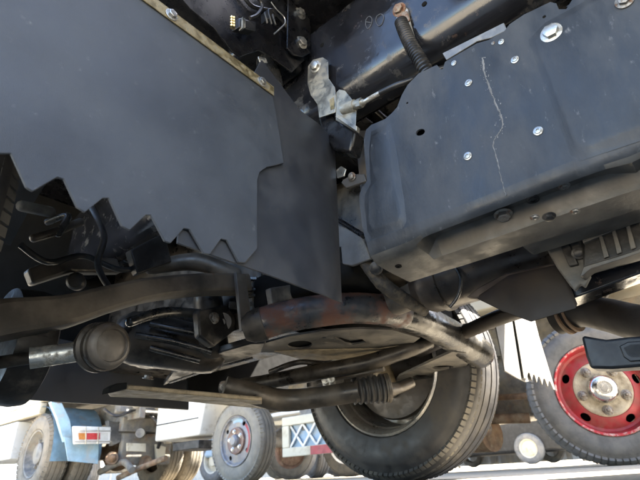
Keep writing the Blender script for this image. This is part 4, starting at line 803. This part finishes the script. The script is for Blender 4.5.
# tail lamp in its wire box
ln = [(2.334, 5.400, 0.638), (2.741, 5.400, 0.640), (2.756, 5.400, 0.470), (2.376, 5.400, 0.463)]
lamp = sheet('tail_lamp', ln, (0, .05, 0), 'white_paint', ta, bevel=.006)
sheet('red_lens', [(2.470, 5.395, 0.571), (2.623, 5.395, 0.575), (2.634, 5.395, 0.509), (2.482, 5.395, 0.507)], (0, .004, 0), 'lens_red', lamp)
sheet('amber_lens', [(2.391, 5.395, 0.570), (2.465, 5.395, 0.571), (2.476, 5.395, 0.507), (2.408, 5.395, 0.506)], (0, .004, 0), 'lens_amber', lamp)
sheet('clear_lens', [(2.629, 5.395, 0.575), (2.714, 5.395, 0.576), (2.724, 5.395, 0.510), (2.640, 5.395, 0.509)], (0, .004, 0), 'lens_clear', lamp)
for pth in ([(2.325, 5.360, 0.589), (2.727, 5.360, 0.594)], [(2.344, 5.360, 0.483), (2.744, 5.360, 0.487)], [(2.580, 5.360, 0.631), (2.602, 5.360, 0.461)], [(2.444, 5.360, 0.627), (2.473, 5.360, 0.460)]): tube('lamp_guard_bar', pth, .007, 'zinc_clean', lamp, 8, 1)
box('rear_beam', (UA+.35, AV-.92, .78), (UA+1.9, AV-.80, .93), 'grey_chassis', ta, .015)
box('rear_cross_member', (UA+.5, AV-.75, .60), (UA+1.5, AV-.66, .76), 'grey_chassis', ta, .015)
tube('rear_axle', [AW+Vector((.1, 0, 0)), AW+Vector((1.7, 0, 0))], .075, 'rust_chassis', ta, 18, 1)
lathe('differential', AW+Vector((.9, 0, 0)), (0, 1, 0), [(-.24, 0), (-.22, .1), (-.1, .19), (0, .21), (.1, .17), (.2, .08), (.22, 0)], 'rust_chassis', ta, 24)
for k in range(5): box('leaf_spring', (UA+.5, AV-.62+.07*k, .52+.016*k), (UA+.59, AV+.62-.07*k, .534+.016*k), 'rust_chassis', ta, .002)
for k in range(5): box('leaf_spring', (UA+1.2, AV-.62+.07*k, .52+.016*k), (UA+1.29, AV+.62-.07*k, .534+.016*k), 'rust_chassis', ta, .002)
tube('torque_rod', [(2.964, 5.517, 0.126), (3.030, 5.192, 0.209), (3.118, 4.843, 0.287)], .03, 'rust_chassis', ta, 12)
sheet('number_plate_bracket', [(2.901, 5.300, 0.469), (3.135, 5.300, 0.465), (3.146, 5.300, 0.376), (2.913, 5.300, 0.387)], (0, .02, 0), 'cream_paint', ta, bevel=.004)
sheet('hook_plate', [(3.325, 5.400, 0.469), (3.464, 5.400, 0.436), (3.464, 5.400, 0.315), (3.361, 5.400, 0.274)], (0, .04, 0), 'cream_paint', ta, bevel=.006)
sheet('hanger', [(2.745, 5.500, 0.724), (2.944, 5.500, 0.688), (2.994, 5.500, 0.517), (2.835, 5.500, 0.452)], (0, .08, 0), 'grey_panel', ta, bevel=.01)
tube('spring_pin', [(3.016, 5.250, 0.570), (3.186, 5.500, 0.596)], .05, 'grey_chassis', ta, 14, 1)
tube('brake_hose', [(3.147, 5.300, 0.775), (3.263, 5.200, 0.604), (3.295, 5.300, 0.418)], .02, 'dark_iron', ta, 10)
tube('exhaust_pipe', [(2.920, 5.865, 0.202), (2.937, 5.424, 0.283), (2.921, 5.162, 0.191)], .035, 'grey_chassis', ta, 16)

tube('air_line', [(2.582, 5.300, 0.810), (2.679, 5.200, 0.731), (2.887, 5.250, 0.800), (3.136, 5.300, 0.864)], .016, 'dark_iron', ta, 8)
tube('air_line', [(3.240, 5.250, 0.853), (3.363, 5.200, 0.673), (3.475, 5.250, 0.436)], .02, 'grey_panel', ta, 8)
sheet('spring_hanger', [(3.095, 5.500, 0.693), (3.280, 5.500, 0.688), (3.382, 5.500, 0.521), (3.283, 5.500, 0.454), (3.093, 5.500, 0.518)], (0, .12, 0), 'grey_chassis', ta, bevel=.01)
sheet('lamp_bracket', [(3.382, 5.350, 0.643), (3.491, 5.350, 0.658), (3.524, 5.350, 0.477), (3.428, 5.350, 0.465)], (0, .05, 0), 'cream_hub', ta, bevel=.006)
lathe('air_chamber', (2.828, 5.450, 0.327), (-.3, -1, .2), [(-.1, 0), (-.1, .04), (-.06, .06), (-.02, .06), (-.02, .066), (0, .066), (0, .05), (.03, .035), (.06, .015), (.06, 0)], 'rust_chassis', ta, 20)
lathe('air_chamber', (3.219, 5.400, 0.277), (-.3, -1, .1), [(-.1, 0), (-.1, .05), (-.06, .07), (0, .07), (.02, .055), (.05, .03), (.05, 0)], 'rust_chassis', ta, 20)
box('tow_beam', (UA+.3, AV-.98, .93), (UA+1.9, AV-.9, 1.02), 'grey_chassis', ta, .008)
for k in range(5): bolt((UA+.5+.28*k, AV-.985, .86), (0, -1, 0), .03, ta, 'cream_hub', 'hex', 'bolt')

# ================================================================== small van far behind the red wheel
vn = thing('small_van', 'small black van with light steel wheels seen low behind the red wheel', 'van', (11.0, 6.0, 0))
VW = V((10.754, 3.529, 0.167)); VW.z = .29
def carbody(t, c, ln, wd, ht, m):
    u0, v0 = c[0], c[1]
    prof = [(-.75, .22), (ln-.9, .22), (ln-.75, .35), (ln-.72, .8), (ln-.95, ht*.62), (ln-1.3, ht), (-.6, ht), (-.72, ht*.6), (-.78, .4)]
    bm = bmesh.new(); a_sheet(bm, [(u0+.02, v0+a, b_) for a, b_ in prof], (wd, 0, 0)); return finish('body', bm, m, t, bevel=.06, seg=3)
carbody(vn, VW, 3.3, 1.4, 1.85, 'satin_black')
for dv in (0, 1.9):
    for du in (.0, 1.42):
        w_ = wheel(vn, VW+Vector((du, dv, 0)), T1 if du == 0 else -T1, .29, .17, .16, 'grey_tyre', 'grey_tyre', 36)
        if du == 0: lathe('wheel_disc', VW+Vector((du, dv, 0)), T1, [(.07, .17), (.078, .178), (.07, .165), (.03, .15), (.05, .07), (.06, .05), (.06, 0)], 'cream_paint', w_, 32)
# ================================================================== two more trucks of the yard row behind, seen under and between
def far_truck(base, label, cabc, bedc, group=None):
    t = thing('box_truck', label, 'truck', base); u0, v0 = base[0], base[1]
    b_ = box('cargo_box', (u0, v0-3.2, 1.0), (u0+2.0, v0+.9, 2.9), bedc, t, .02)
    for k in range(8): box('box_rib', (u0-.012, v0-3.1+.5*k, 1.05), (u0, v0-3.06+.5*k, 2.85), bedc, b_, .002)
    bm = bmesh.new(); a_sheet(bm, [(u0+.02, v0+1.0, .45), (u0+.02, v0+2.6, .45), (u0+.02, v0+2.65, 1.1), (u0+.02, v0+2.4, 2.2), (u0+.02, v0+1.0, 2.2)], (1.95, 0, 0)); cb_ = finish('cab', bm, cabc, t, bevel=.05, seg=3)
    box('window', (u0+.012, v0+1.4, 1.35), (u0+.024, v0+2.2, 1.95), 'glass_dark', cb_, .003)
    for du in (.55, 1.35): box('frame_rail', (u0+du, v0-3.1, .7), (u0+du+.08, v0+2.4, .92), 'grey_chassis', t, .01)
    for dv in (-1.9, 1.6):
        for du in (.13, 1.87):
            w_ = wheel(t, (u0+du, v0+dv, .40), T1 if du < 1 else -T1, .40, .23, .23, 'grey_tyre', 'grey_tyre', 36)
            lathe('wheel_disc', (u0+du, v0+dv, .40), T1 if du < 1 else -T1, [(.1, .23), (.11, .24), (.1, .22), (.03, .2), (.05, .12), (.08, .1), (.08, 0)], 'cream_paint', w_, 32)
        tube('axle', [(u0+.13, v0+dv, .4), (u0+1.87, v0+dv, .4)], .07, 'grey_chassis', t, 12, 1)
    return t
far_truck((6.2, 6.5, 0), 'pale blue cabbed box truck standing behind the white truck cab', 'pale_blue', 'white_paint')
far_truck((5.6, 14.0, 0), 'plain white box truck standing beyond the blue mudguard truck', 'white_paint', 'white_paint')

# ================================================================== yard fence behind the row: corrugated sheets on posts
fe = thing('steel_fence', 'grey corrugated steel yard fence beyond the parked trucks', 'fence', (12.5, 10, 0))
me_p = None
for k in range(16):
    v0 = -12+3.0*k
    if me_p is None:
        bm = bmesh.new(); n = 45; fr, bk_ = [], []
        for i in range(n+1):
            d_ = .02*math.sin(i/n*2*math.pi*11); fr.append([bm.verts.new((d_, i/n*2.96, z)) for z in (.03, 2.6)]); bk_.append([bm.verts.new((d_+.003, i/n*2.96, z)) for z in (.03, 2.6)])
        for G, q in ((fr, 1), (bk_, -1)):
            for A, B in zip(G, G[1:]): bm.faces.new((A[0], B[0], B[1], A[1])[::q])
        me_p = bpy.data.meshes.new('panel'); bm.to_mesh(me_p); bm.free()
    link('panel', me_p, 'fence_steel', fe, loc=Vector((12.5, v0, 0))-ORG[fe.name])
    box('post', (12.54, v0-.05, 0), (12.62, v0+.03, 2.7), 'grey_chassis', fe, .004)

# ================================================================== loose tyres standing behind the lattice guard
for q, hd in (((4.992, 4.767, 0.162), .5), ((5.536, 4.816, 0.151), -.4), ((6.014, 4.760, 0.151), .2)):
    lt = thing('loose_tyre', 'worn dusty tyre standing on the yard behind the white truck', 'tyre', (q[0], q[1], 0), 'loose tyres standing behind the white truck')
    ax_ = Vector((-math.cos(hd), -math.sin(hd), 0)); cc_ = Vector((q[0], q[1], .335))
    ty_ = wheel(lt, cc_, ax_, .335, .2, .19, 'grey_tyre', 'grey_tyre', 50, .008)
    lathe('rim', cc_, ax_, [(.07, .2), (.085, .208), (.07, .19), (.02, .17), (.03, .08), (.05, .06), (.05, 0)], 'hub_brown', ty_, 32)
